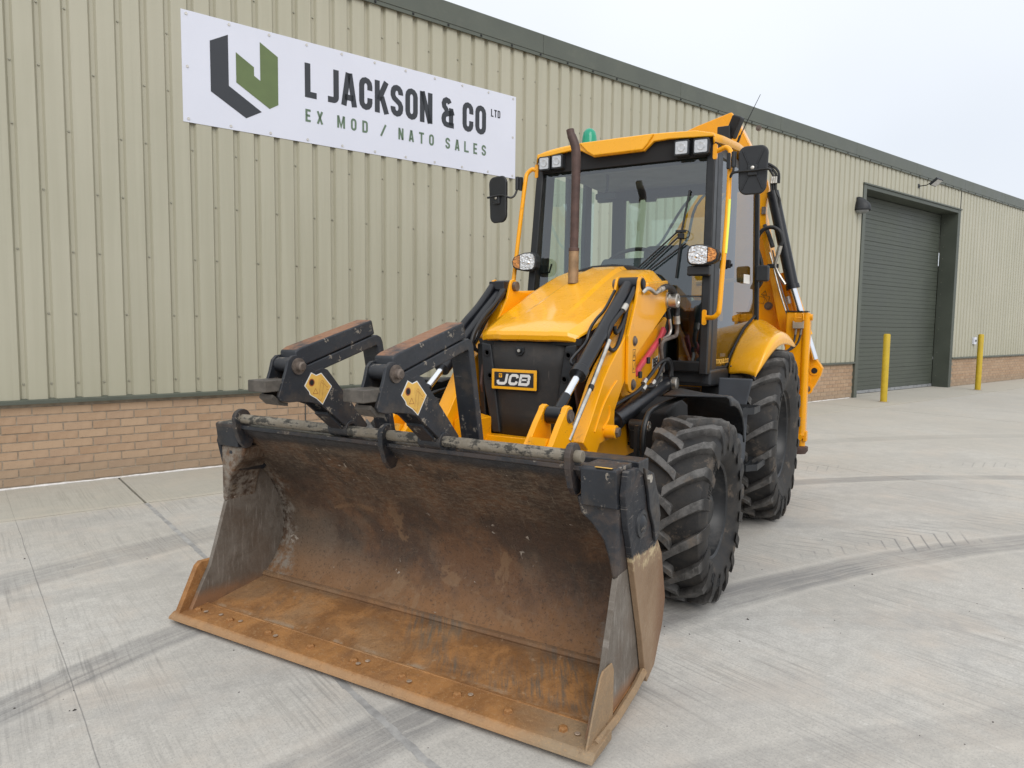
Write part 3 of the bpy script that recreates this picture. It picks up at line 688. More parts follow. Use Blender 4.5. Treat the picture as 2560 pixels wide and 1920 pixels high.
# ------------------------------------------------------------------ wall lamps, socket, bollards
wlp = tag(empty('bulkhead_lamp', frame(15.98, D0 - .035, 4.30), TH), 'dark hooded wall lamp left of the green door', 'wall lamp')
b = MB()
rows = []
for i in range(9):
    t = i / 8; r_ = []
    for q in range(11):
        a = PI * q / 10; w = .20 * math.sin(max(.12, min(1, .35 + t)) * PI / 2) ** .6 * (1 - .12 * t)
        hgt = .17 - .30 * t; dep = .26 * math.sin(PI / 2 * min(1, t * 1.15 + .12))
        r_.append((w * math.cos(a) * (.55 + .45 * t), -dep * math.sin(a), hgt))
    rows.append(r_)
b.sheet(rows); b.build('lamp_hood', 'plastic', wlp, solid=.006)
MB().lathe([(-.05, .0), (-.05, .10), (-.02, .15), (.02, .165)], (0, -.06, -.13), 'z', 20).build('lamp_glass', 'lampgrey', wlp)
MB().box(-.12, .12, -.02, .0, -.16, .16).build('lamp_backplate', 'black', wlp, bevel=.006)
flp = tag(empty('floodlight', frame(18.95, D0 - .035, 5.09), TH), 'small dark floodlight on an arm above the green door', 'floodlight')
MB().tube([(0, 0, 0), (0, -.18, .0), (.0, -.30, .06)], .012, 8).build('lamp_arm', 'black', flp)
MB().box(-.05, .05, -.01, 0, -.05, .05).build('wall_plate', 'black', flp)
o = MB().box(-.16, .16, -.03, .03, -.11, .11).build('lamp_body', 'plastic', flp, bevel=.01); o.location = (.03, -.38, .05); o.rotation_euler = (math.radians(52), 0, 0)
o2 = MB().box(-.14, .14, -.034, -.030, -.09, .09).build('lamp_glass', 'lensw', flp); o2.location = o.location; o2.rotation_euler = o.rotation_euler
so = tag(empty('wall_socket', frame(23.08, D0 - .034, 1.27), TH), 'small white socket box on the cladding right of the green door', 'socket')
MB().box(-.085, .085, -.06, 0, -.10, .10).build('socket_box', 'white', so, bevel=.008)
MB().box(-.05, .05, -.066, -.06, -.035, .035).build('socket_window', 'lampgrey', so); MB().box(-.02, .02, -.08, -.066, -.012, .012).build('switch', 'dark', so)
def bollard(name, s, d, h, lab):
    o = tag(empty(name, frame(s, d), TH), lab, 'bollard', 'yellow bollards guarding the green door')
    MB().lathe([(0, .068), (h - .03, .068), (h - .008, .060), (h, .04), (h, 0)], (0, 0, 0), 'z', 28).build('post', 'bollard', o)
    MB().lathe([(0.001, .11), (.006, .09), (.012, .07)], (0, 0, 0), 'z', 20).build('grout_collar', 'mortar', o)
    return o
bo = bollard('bollard', 15.83, 7.06, 1.47, 'yellow steel bollard standing in front of the green door, nearer the digger')
b2 = dup(bo, None, frame(21.25, 7.09)); b2['label'] = 'yellow steel bollard at the far right, before the brick base beside the socket'
# loose stones
pb = MB(); rp = random.Random(3)
for i in range(90):
    if i < 50: s, d = rp.uniform(1.2, 5.2), rp.uniform(.3, 2.9)
    else: s, d = rp.uniform(-1, 1.6), rp.uniform(1.6, 6)
    c = frame(s, d); r = rp.choice((.002, .003, .003, .004, .005, .008)); ph = rp.uniform(0, 6)
    pb.add([(c.x + r * rp.uniform(.6, 1.3) * math.cos(ph + t * PI / 3), c.y + r * rp.uniform(.6, 1.2) * math.sin(ph + t * PI / 3), .0005) for t in range(6)] + [(c.x, c.y, r * .9)], [(t, (t + 1) % 6, 6) for t in range(6)])
tag(pb.build('loose_grit', 'pebble', None, smooth=0), 'scattered dark stone chips and grit on the concrete yard', 'grit', kind='stuff')
#@@MACHINE
# ================================================================== BACKHOE LOADER  (origin under the front of the machine, -Y is forwards, +X its left)
bh = tag(empty('backhoe_loader'), 'yellow backhoe loader parked beside the warehouse, rusty front bucket resting on the concrete', 'backhoe loader')
def mir(f):
    for s in (1, -1): f(s)
def B(b, s): return b if s > 0 else b.mirror()
def pm(pts, s): return [(p[0] * s, p[1], p[2]) for p in pts]

# ---- front bucket
bk = empty('front_bucket', parent=bh)
back = [(-1.315, .105), (-1.285, .125), (-1.225, .19), (-1.175, .28), (-1.155, .38), (-1.165, .48), (-1.20, .58), (-1.255, .67), (-1.325, .755), (-1.40, .835), (-1.47, .905), (-1.535, .965), (-1.578, 1.006)]
rb = random.Random(5); NX = 44
rows = []
for y, z in back:
    rows.append([(-1.145 + 2.29 * i / NX, y + (rb.uniform(-.004, .004) if 0 < i < NX else 0), z + (rb.uniform(-.002, .002) if 0 < i < NX else 0)) for i in range(NX + 1)])
MB().sheet(rows).build('moldboard', 'rback', bk, smooth=60, solid=.022, fix=True)
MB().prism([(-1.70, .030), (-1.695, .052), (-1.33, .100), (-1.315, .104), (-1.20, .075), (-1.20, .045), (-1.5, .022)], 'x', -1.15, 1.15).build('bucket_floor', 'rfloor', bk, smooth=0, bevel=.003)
MB().prism([(-1.872, .022), (-1.868, .034), (-1.84, .052), (-1.700, .066), (-1.69, .062), (-1.69, .028)], 'x', -1.20, 1.19).build('cutting_edge', 'redge', bk, smooth=0, bevel=.003)
MB().tube([(-1.14, -1.31, .112), (1.14, -1.31, .112)], .018, 8).build('floor_weld_bead', 'rfloor', bk)
MB().tube([(-1.12, -1.698, .062), (1.12, -1.698, .062)], .008, 6).build('edge_weld_bead', 'rfloor', bk)
for x in (-1.08, -.83, -.55, -.28, -.0, .27, .55, .80, 1.03):
    o = MB().lathe([(0, .019), (.012, .019), (.018, .012), (.019, 0)], (0, 0, 0), 'z', 6).build('edge_bolt', 'redge', bk, smooth=0); o.location = (x + random.uniform(-.01, .01), -1.775, .056)
for x in (-1.03, -.93, -.78, -.50, .03, .05, .32, .60, 1.09): 
    MB().lathe([(0, .012), (.0015, .010), (.0015, 0)], (x, -1.765 + random.uniform(-.03, .02), .0645), 'z', 10).build('worn_plug', 'plug', bk, smooth=0)
def bucket_side(s):
    B(MB().prism([(-1.555, 1.012), (-1.575, .92), (-1.545, .80), (-1.503, .706), (-1.35, .289), (-1.30, .12), (-1.27, .06), (-1.18, .10), (-1.085, .25), (-1.055, .36), (-1.12, .58), (-1.20, .68), (-1.205, .80), (-1.30, .93), (-1.44, 1.008)], 'x', 1.150, 1.176), s).build('side_plate', 'rside', bk, smooth=0, bevel=.004)
    B(MB().prism([(-1.30, .74), (-1.44, .715), (-1.50, .69), (-1.56, .586), (-1.607, .442), (-1.669, .263), (-1.717, .184), (-1.79, .055), (-1.60, .045), (-1.30, .09), (-1.22, .15), (-1.15, .33), (-1.17, .50)], 'x', 1.122, 1.147), s).build('jaw_side_plate', 'rjaw', bk, smooth=0, bevel=.003)
    B(MB().prism([(-1.41, 1.004), (-1.30, .965), (-1.235, .86), (-1.20, .77), (-1.225, .68), (-1.255, .665), (-1.275, .73), (-1.335, .82), (-1.36, .90)], 'x', 1.180, 1.192), s).build('pivot_cover', 'worn', bk, smooth=0, bevel=.003)
    B(MB().cyl((1.19, -1.365, .955), (1.203, -1.365, .955), .018, 6), s).build('cover_bolt', 'steel', bk)
    B(MB().lathe([(0, .058), (.008, .056), (.010, .040), (.006, .036), (.012, .030), (.018, .018), (.018, 0)], (1.175, -1.395, .775), 'x', 22), s).build('pivot_pin', 'worn', bk)
    B(MB().prism([(-1.862, .020), (-1.730, .27), (-1.705, .288), (-1.62, .285), (-1.60, .25), (-1.60, .03)], 'x', 1.149, 1.182 if s < 0 else 1.158), s).build('side_cutter', 'redge', bk, smooth=0, bevel=.004)
    B(MB().tube([(1.165, -1.79, .05), (1.168, -1.60, .055), (1.168, -1.40, .085), (1.17, -1.30, .12)], .017, 8), s).build('side_weld_bead', 'redge', bk)
    # hinge fairing inside the corner: a rounded shell bulging off the side plate
    B(MB().prism([(.965, .90), (1.149, .90), (1.149, .60), (1.125, .58), (1.108, .66), (1.085, .73), (1.035, .79), (.985, .83)], 'y', -1.568, -1.36), s).build('hinge_fairing', 'wornmud' if s > 0 else 'rback', bk, smooth=0, bevel=.022, seg=3)
    B(MB().prism([(-1.55, .99), (-1.57, .86), (-1.53, .76), (-1.36, .74), (-1.25, .83), (-1.40, .95)], 'x', 1.055, 1.085), s).build('corner_gusset', 'wornmud', bk, smooth=0, bevel=.006)
    B(MB().lathe([(0, .035), (-.03, .035), (-.034, .02), (-.034, 0)], (1.055, -1.42, .84), 'x', 8), s).build('hinge_nut', 'rback', bk, smooth=0)
mir(bucket_side)
MB().prism([(-1.600, 1.002), (-1.600, 1.022), (-1.50, 1.020), (-1.50, 1.0)], 'x', -1.149, 1.149).build('top_lip', 'wornmud', bk, smooth=0, bevel=.004)
MB().prism([(-1.592, .870), (-1.604, 1.016), (-1.592, 1.026), (-1.44, 1.026), (-1.44, 1.0), (-1.48, .87), (-1.55, .86)], 'x', 1.0, 1.148).build('lip_end_block', 'worn', bk, smooth=0, bevel=.004)
MB().prism([(-1.585, .90), (-1.60, 1.012), (-1.59, 1.026), (-1.44, 1.026), (-1.44, 1.0), (-1.46, .90)], 'x', -1.148, -.99).build('lip_end_block', 'worn', bk, smooth=0, bevel=.004)
MB().box(1.06, 1.13, -1.605, -1.592, 1.0262, 1.0272).build('worn_sticker', 'decaly', bk, smooth=0)
MB().box(.80, 1.14, -1.34, -1.22, .93, 1.01).build('rear_torque_box', 'worn', bk, smooth=0, bevel=.005)
MB().box(-1.14, .80, -1.32, -1.20, .88, .95).build('rear_torque_box', 'worn', bk, smooth=0, bevel=.005)
def ear(x):
    cy, cz = -1.58, 1.055; p = [(cy + .052 * math.cos(math.radians(a)), cz + .052 * math.sin(math.radians(a))) for a in range(-20, 201, 20)]
    p += [(-1.628, 1.01), (-1.598, .93), (-1.565, .895), (-1.53, .90), (-1.50, .97)]
    MB().prism(p, 'x', x - .014, x + .014).build('rod_bracket', 'wornmud', bk, smooth=0, bevel=.004)
for x in (-.965, .02, .955): ear(x)
MB().tube([(-.99, -1.58, 1.055), (1.0, -1.58, 1.055)], .0245, 24).build('fork_rod', 'rod', bk, bevel=.003)

# ---- flip-over forks on the rod
def fork(xc):
    f = empty('pallet_fork', (xc, 0, 0), parent=bh)
    pl = [(-1.972, 1.345), (-1.958, 1.392), (-1.935, 1.411), (-1.910, 1.413), (-1.878, 1.387), (-1.802, 1.341), (-1.765, 1.352), (-1.729, 1.343), (-1.465, 1.063), (-1.50, 1.01), (-1.53, 1.01), (-1.565, 1.072), (-1.620, 1.075), (-1.70, 1.135), (-1.76, 1.180), (-1.814, 1.198), (-1.903, 1.211), (-1.955, 1.212), (-2.000, 1.222), (-2.014, 1.241), (-1.990, 1.30)]
    for a, b in ((.040, .055), (-.055, -.040)): MB().prism(pl, 'x', a, b).build('fork_side_plate', 'worn', f, smooth=0, bevel=.003)
    MB().prism([(-1.72, 1.135), (-1.60, 1.04), (-1.595, 1.05), (-1.715, 1.145)], 'x', -.04, .04).build('fork_web', 'worn', f, smooth=0)
    MB().prism([(-1.915, 1.372), (-1.912, 1.432), (-1.88, 1.448), (-1.423, 1.572), (-1.402, 1.500), (-1.847, 1.369)], 'x', -.050, .050).build('fork_heel', 'wornrust', f, smooth=0, bevel=.010)
    tn = [(-1.847, 1.367), (-1.415, 1.494), (-1.385, 1.497), (-1.360, 1.487), (-1.346, 1.462), (-1.205, .80), (-1.245, .80), (-1.385, 1.435), (-1.395, 1.445), (-1.802, 1.330)]
    MB().prism(tn, 'x', -.052, .052).build('fork_tine', 'worn', f, smooth=0, bevel=.006)
    MB().tube([(-.040, -1.926, 1.372), (.040, -1.926, 1.372)], .031, 16).build('hinge_sleeve', 'worn', f)
    MB().tube([(.050, -1.905, 1.365), (.062, -1.905, 1.365)], .036, 20).build('pin_washer', 'oldsteel', f)
    MB().lathe([(0, .021), (.022, .021), (.028, .015), (.028, 0)], (.060, -1.905, 1.365), 'x', 18).build('hinge_pin', 'oldsteel', f)
    MB().box(-.062, .044, -2.075, -1.93, 1.262, 1.312).build('stop_block', 'wornblock', f, smooth=0, bevel=.005)
    MB().prism([(-2.03, 1.25), (-2.035, 1.235), (-2.0, 1.205), (-1.95, 1.195), (-1.95, 1.21), (-1.99, 1.22)], 'x', -.04, .04).build('fork_toe', 'wornblock', f, smooth=0)
    MB().lathe([(-.060, .026), (-.060, .040), (.060, .040), (.060, .026)], (0, -1.58, 1.055), 'x', 20).build('rod_sleeve', 'worn', f, bevel=.003)
    d = MB().prism([(-1.831, 1.335), (-1.872, 1.278), (-1.845, 1.25), (-1.84, 1.236), (-1.80, 1.215), (-1.763, 1.186), (-1.705, 1.266), (-1.770, 1.330), (-1.802, 1.322)], 'x', .0552, .0560).build('warning_decal', 'decalw', f, smooth=0)
    c = Vector((0, -1.790, 1.262))
    pts = [(-1.831, 1.335), (-1.872, 1.278), (-1.845, 1.25), (-1.84, 1.236), (-1.80, 1.215), (-1.763, 1.186), (-1.705, 1.266), (-1.770, 1.330), (-1.802, 1.322)]
    MB().prism([(c.y + (y - c.y) * .93, c.z + (z - c.z) * .93) for y, z in pts], 'x', .0561, .0566).build('decal_face', 'decaly', d, smooth=0)
    MB().cyl((.0566, -1.829, 1.290), (.0572, -1.829, 1.290), .017, 18).build('decal_ring', 'decalr', d); MB().cyl((.0573, -1.829, 1.290), (.0578, -1.829, 1.290), .012, 18).build('decal_hole', 'dark', d)
    ln = MB(); 
    def L(p, w=.0012): stroke(ln, p, w, False, lambda y, z: (.0570, y, z))
    L([(-1.822, 1.240), (-1.806, 1.262), (-1.792, 1.238), (-1.822, 1.240)], .002); L([(-1.775, 1.290), (-1.765, 1.298), (-1.757, 1.290), (-1.765, 1.282), (-1.775, 1.290)])
    L([(-1.776, 1.285), (-1.787, 1.225)]); L([(-1.757, 1.283), (-1.768, 1.222)]); L([(-1.795, 1.218), (-1.775, 1.205), (-1.765, 1.220)]); L([(-1.755, 1.280), (-1.735, 1.262), (-1.728, 1.272)]); L([(-1.742, 1.255), (-1.725, 1.25)])
    ln.build('decal_lines', 'decalr', d, smooth=0, fix=False)
    return f
f1 = fork(.285); f2 = dup(f1, bh, (-.262, 0.012, .008))

# ---- loader arms, towers, rams
def loader(s):
    arm = [(-.549, .923), (-.461, 1.018), (-.276, 1.252), (-.192, 1.329), (.083, 1.526), (.16, 1.70), (.30, 1.80), (.70, 1.80), (.78, 1.76), (.76, 1.68), (.30, 1.44), (.17, 1.34), (.077, 1.249), (.007, 1.18), (-.098, 1.061), (-.102, 1.001), (-.091, .939), (-.166, .895), (-.314, .885), (-.36, .83), (-.421, .775), (-.455, .80), (-.481, .875)]
    a = B(MB().prism(arm, 'x', .425, .530), s).build('loader_arm', 'ychip' if s < 0 else 'yellow', bh, smooth=0, bevel=.007)
    w = MB(); w.tube([(.531, -.085, 1.235), (.532, -.18, 1.185), (.532, -.283, 1.108), (.531, -.35, 1.03), (.531, -.40, .965)], .006, 6, smooth=3); w.tube([(.531, -.190, 1.095), (.532, -.185, 1.05), (.532, -.21, 1.01), (.531, -.285, .968)], .006, 6, smooth=3)
    B(w, s).build('arm_weld', 'yellow', a)
    B(MB().tube([(.49, -.235, .950), (.60, -.235, .950)], .040, 22), s).build('pin_boss', 'yellow', a, bevel=.004)
    B(MB().lathe([(0, .030), (.014, .030), (.018, .024), (.018, 0)], (.60, -.235, .950), 'x', 6), s).build('pin_bolt', 'oldsteel', a, smooth=0)
    op = [(.205, 1.845), (.225, 1.872), (.258, 1.880), (.290, 1.868), (.312, 1.838), (.326, 1.800), (.66, 1.806), (.73, 1.815), (.785, 1.795), (.812, 1.75), (.800, 1.70), (.755, 1.675), (.166, 1.375), (.182, 1.237), (.180, 1.180), (.158, 1.156), (.121, 1.146), (.075, 1.160), (.046, 1.208), (.040, 1.502), (.165, 1.725), (.195, 1.80)]
    t = B(MB().prism(op, 'x', .532, .552), s).build('tower_plate', 'yellow', bh, smooth=0, bevel=.004)
    ip = [(.205, 1.845), (.225, 1.872), (.258, 1.880), (.290, 1.868), (.312, 1.838), (.30, 1.74), (.255, 1.70), (.10, 1.60), (.06, 1.55), (-.02, 1.44), (.05, 1.40), (.30, 1.60), (.40, 1.75), (.33, 1.80)]
    B(MB().prism([(.205, 1.845), (.225, 1.872), (.258, 1.880), (.290, 1.868), (.312, 1.838), (.36, 1.70), (.22, 1.50), (.05, 1.40), (-.02, 1.44), (.05, 1.60), (.165, 1.74)], 'x', .385, .402), s).build('tower_plate', 'yellow', bh, smooth=0, bevel=.004)
    for (y, z, r, m) in ((.258, 1.829, .030, 'black'), (.142, 1.471, .024, 'oldsteel'), (.132, 1.200, .027, 'oldsteel')):
        q = MB().lathe([(0, r + .008), (.004, r + .008), (.004, r), (.010, r), (.014, r * .75), (.014, 0)], (.552, y, z), 'x', 22); B(q, s).build('tower_pin', m, t)
    B(MB().cyl((.385, .258, 1.829), (.36, .258, 1.829), .034, 20), s).build('tower_pin', 'oldsteel', t)
    B(MB().lathe([(0, .062), (.012, .062), (.012, .050), (.070, .050), (.074, .046), (.074, .030), (.066, .026), (.066, 0)], (.550, .775, 1.742), 'x', 30), s).build('pivot_cap', 'steel', t)
    # lower mounting tower behind, chassis side
    mt = B(MB().prism([(1.00, 1.62), (.965, 1.63), (.32, 1.40), (.10, 1.18), (.15, 1.115), (.411, 1.12), (.80, 1.15), (.86, 1.30), (.90, 1.46)], 'x', .455, .475), s).build('mounting_tower', 'yellow', bh, smooth=0, bevel=.004)
    if s > 0:
        pt = MB().prism([(.70, 1.262), (.885, 1.262), (.885, 1.372), (.70, 1.335)], 'x', .4755, .4765).build('number_sticker', 'decalw', mt, smooth=0)
        text_mesh('sticker_text', 'BE67', .075, 'decalk', pt, (.477, .715, 1.285), (0, 1, .10), (0, 0, 1), .004)
        pk = MB().prism([(.874, 1.530), (.820, 1.566), (.745, 1.495), (.392, 1.330), (.311, 1.286), (.305, 1.235), (.330, 1.240), (.385, 1.285), (.50, 1.335), (.77, 1.462)], 'x', .492, .522).build('safety_strut', 'pink', bh, smooth=0, bevel=.012)
        for (y, z) in ((.71, 1.462), (.475, 1.337), (.325, 1.25)): MB().box(.520, .535, y - .022, y + .022, z - .022, z + .022).build('strut_clip', 'black', pk, bevel=.005)
        dc = MB(); z0 = 1.345
        for (za, zb) in ((1.352, 1.418), (1.275, 1.348)):
            for p, q in (((.118, za), (.118, zb)), ((.162, za), (.162, zb)), ((.118, za), (.162, za)), ((.118, zb), (.162, zb))): stroke(dc, [p, q], .0035, False, lambda y, z: (.5528, y, z))
        stroke(dc, [(.126, 1.366), (.140, 1.406), (.154, 1.366)], .005, False, lambda y, z: (.5528, y, z)); stroke(dc, [(.131, 1.38), (.149, 1.38)], .005, False, lambda y, z: (.5528, y, z))
        stroke(dc, [(.130, 1.288), (.150, 1.332)], .004, False, lambda y, z: (.5528, y, z)); stroke(dc, [(.128, 1.30), (.148, 1.296)], .004, False, lambda y, z: (.5528, y, z))
        dc.build('warning_decal', 'decalk', t, smooth=0, fix=False)
    # tilt ram
    tr = empty('tilt_ram', parent=bh); top = Vector((.462 * s, .258, 1.829)); fr_ = Vector((.462 * s, -.755, 1.093)); dr = (fr_ - top)
    gl = Vector((.462 * s, -.445, 1.318))
    MB().tube([(s * .405, .258, 1.829), (s * .530, .258, 1.829)], .044, 22).build('ram_eye', 'ramblack', tr)
    MB().tube([top + dr * .02, gl + dr * .02], .042, 26).build('ram_barrel', 'ramblack', tr)
    MB().tube([gl, gl + dr * .045], .050, 26).build('gland_nut', 'ramblack', tr, bevel=.003)
    MB().tube([gl + dr * .04, fr_ - dr * .10], .0215, 20).build('ram_rod', 'chrome', tr)
    MB().tube([fr_ - dr * .125, fr_], .0265, 20).build('rod_end', 'ramblack', tr)
    MB().tube([(s * .420, fr_.y, fr_.z), (s * .507, fr_.y, fr_.z)], .047, 24).build('rod_eye', 'ramblack', tr, bevel=.004)
    pp = [(.405, .16, 1.785), (.40, .02, 1.665), (.395, -.10, 1.60), (.392, -.18, 1.54), (.39, -.235, 1.46), (.385, -.38, 1.385), (.39, -.43, 1.355), (.41, -.41, 1.33)]
    MB().tube(pm(pp, s), .0095, 10, smooth=5).build('ram_pipe', 'ramblack', tr)
    MB().tube(pm([(.515, .215, 1.80), (.520, .13, 1.735), (.518, .07, 1.69)], s), .016, 12, smooth=3).build('pipe_fitting', 'ramblack', tr)
    MB().tube(pm([(.518, .07, 1.69), (.515, .025, 1.655)], s), .019, 12).build('hose_ferrule', 'steel', tr)
    MB().tube(pm([(.515, .03, 1.66), (.51, -.04, 1.62), (.505, -.13, 1.56), (.50, -.165, 1.50), (.50, -.150, 1.44), (.505, -.10, 1.418), (.51, -.04, 1.44), (.51, .03, 1.52), (.50, .11, 1.62), (.48, .19, 1.69), (.44, .28, 1.73)], s), .0125, 12, smooth=4).build('ram_hose', 'hose', tr)
    MB().tube(pm([(.51, -.085, 1.56), (.51, -.06, 1.52), (.51, .04, 1.58), (.50, .15, 1.70), (.47, .24, 1.75)], s), .0125, 12, smooth=4).build('ram_hose', 'hose', tr)
    MB().tube(pm([(.519, -.185, 1.478), (.530, -.42, 1.262), (.538, -.66, 1.048), (.54, -.75, .965)], s), .013, 12).build('steel_pipe', 'steel', tr)
    MB().tube(pm([(.532, -.455, 1.23), (.534, -.475, 1.212)], s), .017, 12).build('pipe_clip', 'black', tr)
    # clevis brackets to the bucket
    cl = [(-.800, 1.118), (-.785, 1.140), (-.755, 1.148), (-.722, 1.135), (-.712, 1.095), (-.700, .98), (-.69, .84), (-.97, .84), (-1.02, .90), (-.93, .98), (-.86, 1.06)]
    for a0, a1 in ((.512, .545), (.380, .413)): B(MB().prism(cl, 'x', a0, a1), s).build('clevis_bracket', 'ychip', bh, smooth=0, bevel=.004)
    B(MB().lathe([(0, .036), (.006, .036), (.006, .028), (.014, .028), (.016, 0)], (.545, -.755, 1.093), 'x', 22), s).build('clevis_pin', 'oldsteel', bh)
    B(MB().prism([(-.95, 1.00), (-1.00, .86), (-.72, .82), (-.72, .95)], 'x', .415, .510), s).build('clevis_web', 'ychip', bh, smooth=0)
    # lift ram
    lr = empty('lift_ram', parent=bh); p0 = Vector((.495 * s, .94, 1.160)); p1 = Vector((.495 * s, -.235, .950)); q0 = Vector((.495 * s, -.02, .988))
    MB().tube([p0 - (p0 - q0) * .04, q0], .060, 28).build('ram_barrel', 'ramblack', lr)
    MB().tube([q0 + (p0 - q0) * .02, q0 - (p0 - q0) * .03], .066, 28).build('gland_nut', 'ramblack', lr, bevel=.003)
    MB().tube([q0, p1], .030, 18).build('ram_rod', 'chrome', lr)
    MB().tube([(s * .44, .93, 1.158), (s * .555, .93, 1.158)], .056, 24).build('ram_eye', 'ramblack', lr)
    B(MB().lathe([(0, .044), (.03, .044), (.034, .038), (.034, 0)], (.555, .93, 1.158), 'x', 24), s).build('ram_pin', 'steel', lr)
    MB().tube([(s * .555, .93, 1.158), (s * .40, .93, 1.158)], .03, 16).build('pivot_shaft', 'oldsteel', lr)
mir(loader)
# left tower hoses block
b = MB(); b.box(-.52, -.40, .14, .22, 1.80, 1.86); b.build('hose_block', 'ramblack', bh, bevel=.006)
MB().tube([(-.50, .16, 1.83), (-.50, -.02, 1.68), (-.50, -.20, 1.56), (-.50, -.27, 1.48)], .026, 14, smooth=3).build('hose_sleeve', 'ramblack', bh)
for k in range(3):
    x = -.405 + .012 * k
    MB().tube([(x, .12, 1.80), (x, .03 - .02 * k, 1.70), (x, -.10 - .03 * k, 1.60), (x, -.20 - .03 * k, 1.50), (x, -.215 - .03 * k, 1.42), (x, -.15, 1.38)], .012, 10, smooth=4).build('hydraulic_hose', 'hose', bh)
# hydraulic pipework on the near tower
MB().tube([(.556, .24, 1.772), (.575, .29, 1.802), (.582, .36, 1.79), (.582, .42, 1.778), (.582, .50, 1.80), (.582, .54, 1.812)], .014, 12, smooth=4).build('steel_pipe', 'steel', bh)
MB().tube([(.582, .50, 1.802), (.582, .57, 1.818)], .020, 12).build('hose_ferrule', 'steel', bh)
MB().tube([(.582, .56, 1.818), (.585, .66, 1.832), (.588, .76, 1.812), (.59, .84, 1.75), (.59, .862, 1.68), (.588, .858, 1.635)], .021, 14, smooth=4).build('hydraulic_hose', 'hose', bh)
MB().tube([(.588, .858, 1.64), (.588, .872, 1.585)], .025, 14).build('hose_ferrule', 'steel', bh)
MB().tube([(.588, .872, 1.60), (.586, .892, 1.54), (.582, .875, 1.50), (.575, .80, 1.488), (.56, .68, 1.465), (.55, .66, 1.42), (.545, .70, 1.33), (.54, .74, 1.25)], .0145, 12, smooth=4).build('steel_pipe', 'oldsteel', bh)
MB().tube([(.56, .775, 1.66), (.56, .80, 1.60), (.558, .83, 1.55), (.556, .80, 1.505), (.55, .68, 1.475)], .011, 10, smooth=4).build('steel_pipe', 'steel', bh)
MB().tube([(.555, .755, 1.69), (.558, .79, 1.62)], .016, 10).build('hose_ferrule', 'hose', bh)
for k in range(3):
    y = .665 + .028 * k; MB().tube([(.535, y, 1.44), (.53, y + .02, 1.30), (.52, y + .05, 1.18)], .008, 8).build('steel_pipe', 'steel', bh)
MB().tube([(.55, .338, 1.195), (.565, .449, 1.258), (.57, .544, 1.308), (.57, .645, 1.330), (.57, .731, 1.330), (.565, .798, 1.308), (.56, .847, 1.263), (.555, .851, 1.21)], .0125, 12, smooth=4).build('hydraulic_hose', 'hose', bh)
MB().tube([(.55, .50, 1.175), (.56, .59, 1.235), (.565, .66, 1.30), (.565, .73, 1.335), (.56, .82, 1.33), (.555, .885, 1.28), (.555, .90, 1.21)], .0125, 12, smooth=4).build('hydraulic_hose', 'hose', bh)
MB().tube([(.55, .36, 1.20), (.54, .26, 1.15), (.53, .086, 1.118), (.52, -.044, 1.092), (.50, -.12, 1.075)], .011, 10, smooth=3).build('hydraulic_hose', 'hose', bh)
MB().tube([(.55, .34, 1.175), (.56, .45, 1.165), (.56, .56, 1.185), (.555, .66, 1.215)], .012, 10, smooth=3).build('hydraulic_hose', 'hose', bh)
for y, z in ((.345, 1.205), (.51, 1.185), (.335, 1.165), (.56, 1.175)): MB().tube([(.55, y - .02, z - .012), (.55, y + .02, z + .012)], .017, 10).build('hose_ferrule', 'steel', bh)

# ---- chassis, nose, grille
MB().prism([(.95, 1.17), (.20, 1.135), (.0, 1.10), (-.16, .74), (.085, .735), (.10, .70), (.70, .71), (1.0, .80)], 'x', .415, .430).build('chassis_side', 'yellow', bh, smooth=0, bevel=.004)
MB().prism([(.95, 1.17), (.20, 1.135), (.0, 1.10), (-.16, .74), (.085, .735), (.10, .70), (.70, .71), (1.0, .80)], 'x', -.430, -.415).build('chassis_side', 'yellow', bh, smooth=0, bevel=.004)
dc = MB()
for (za, zb) in ((.935, 1.0), (.86, .93)):
    for p, q in (((.40, za), (.40, zb)), ((.455, za), (.455, zb)), ((.40, za), (.455, za)), ((.40, zb), (.455, zb))): stroke(dc, [p, q], .0035, False, lambda y, z: (.4308, y, z))
stroke(dc, [(.41, .95), (.4275, .99), (.445, .95)], .005, False, lambda y, z: (.4308, y, z)); stroke(dc, [(.415, .963), (.44, .963)], .005, False, lambda y, z: (.4308, y, z)); stroke(dc, [(.415, .875), (.44, .915)], .004, False, lambda y, z: (.4308, y, z))
dc.build('warning_decal', 'decalk', bh, smooth=0, fix=False)
for y, z in ((.375, .975), (.395, .78), (.355, 1.09)): MB().cyl((.430, y, z), (.436, y, z), .010, 12).build('chassis_bolt', 'dark', bh)
MB().box(-.38, .38, -.30, -.20, .70, .87).build('front_crossbeam', 'ychip', bh, smooth=0, bevel=.006)
MB().prism([(-.42, .96), (-.42, .86), (-.36, .80), (-.25, .80), (-.25, .98), (-.36, 1.0)], 'y', -.42, -.24).build('front_bracket', 'yellow', bh, smooth=0, bevel=.008)
MB().prism([(.30, .90), (.42, .86), (.42, .80), (.25, .80), (.25, .88)], 'y', -.42, -.24).build('front_bracket', 'yellow', bh, smooth=0, bevel=.008)
MB().box(-.36, .36, -.12, 1.02, .62, 1.52).build('engine_bay', 'dark', bh, smooth=0)
MB().box(-.30, .30, 1.0, 2.6, .45, 1.0).build('belly', 'dark', bh, smooth=0)
MB().tube([(-.85, -.05, .515), (.85, -.05, .515)], .09, 14).build('front_axle', 'black', bh); MB().tube([(-.85, 2.02, .685), (.85, 2.02, .685)], .11, 14).build('rear_axle', 'black', bh)
g0, g1 = -.235, -.185
b = MB(); rows = []
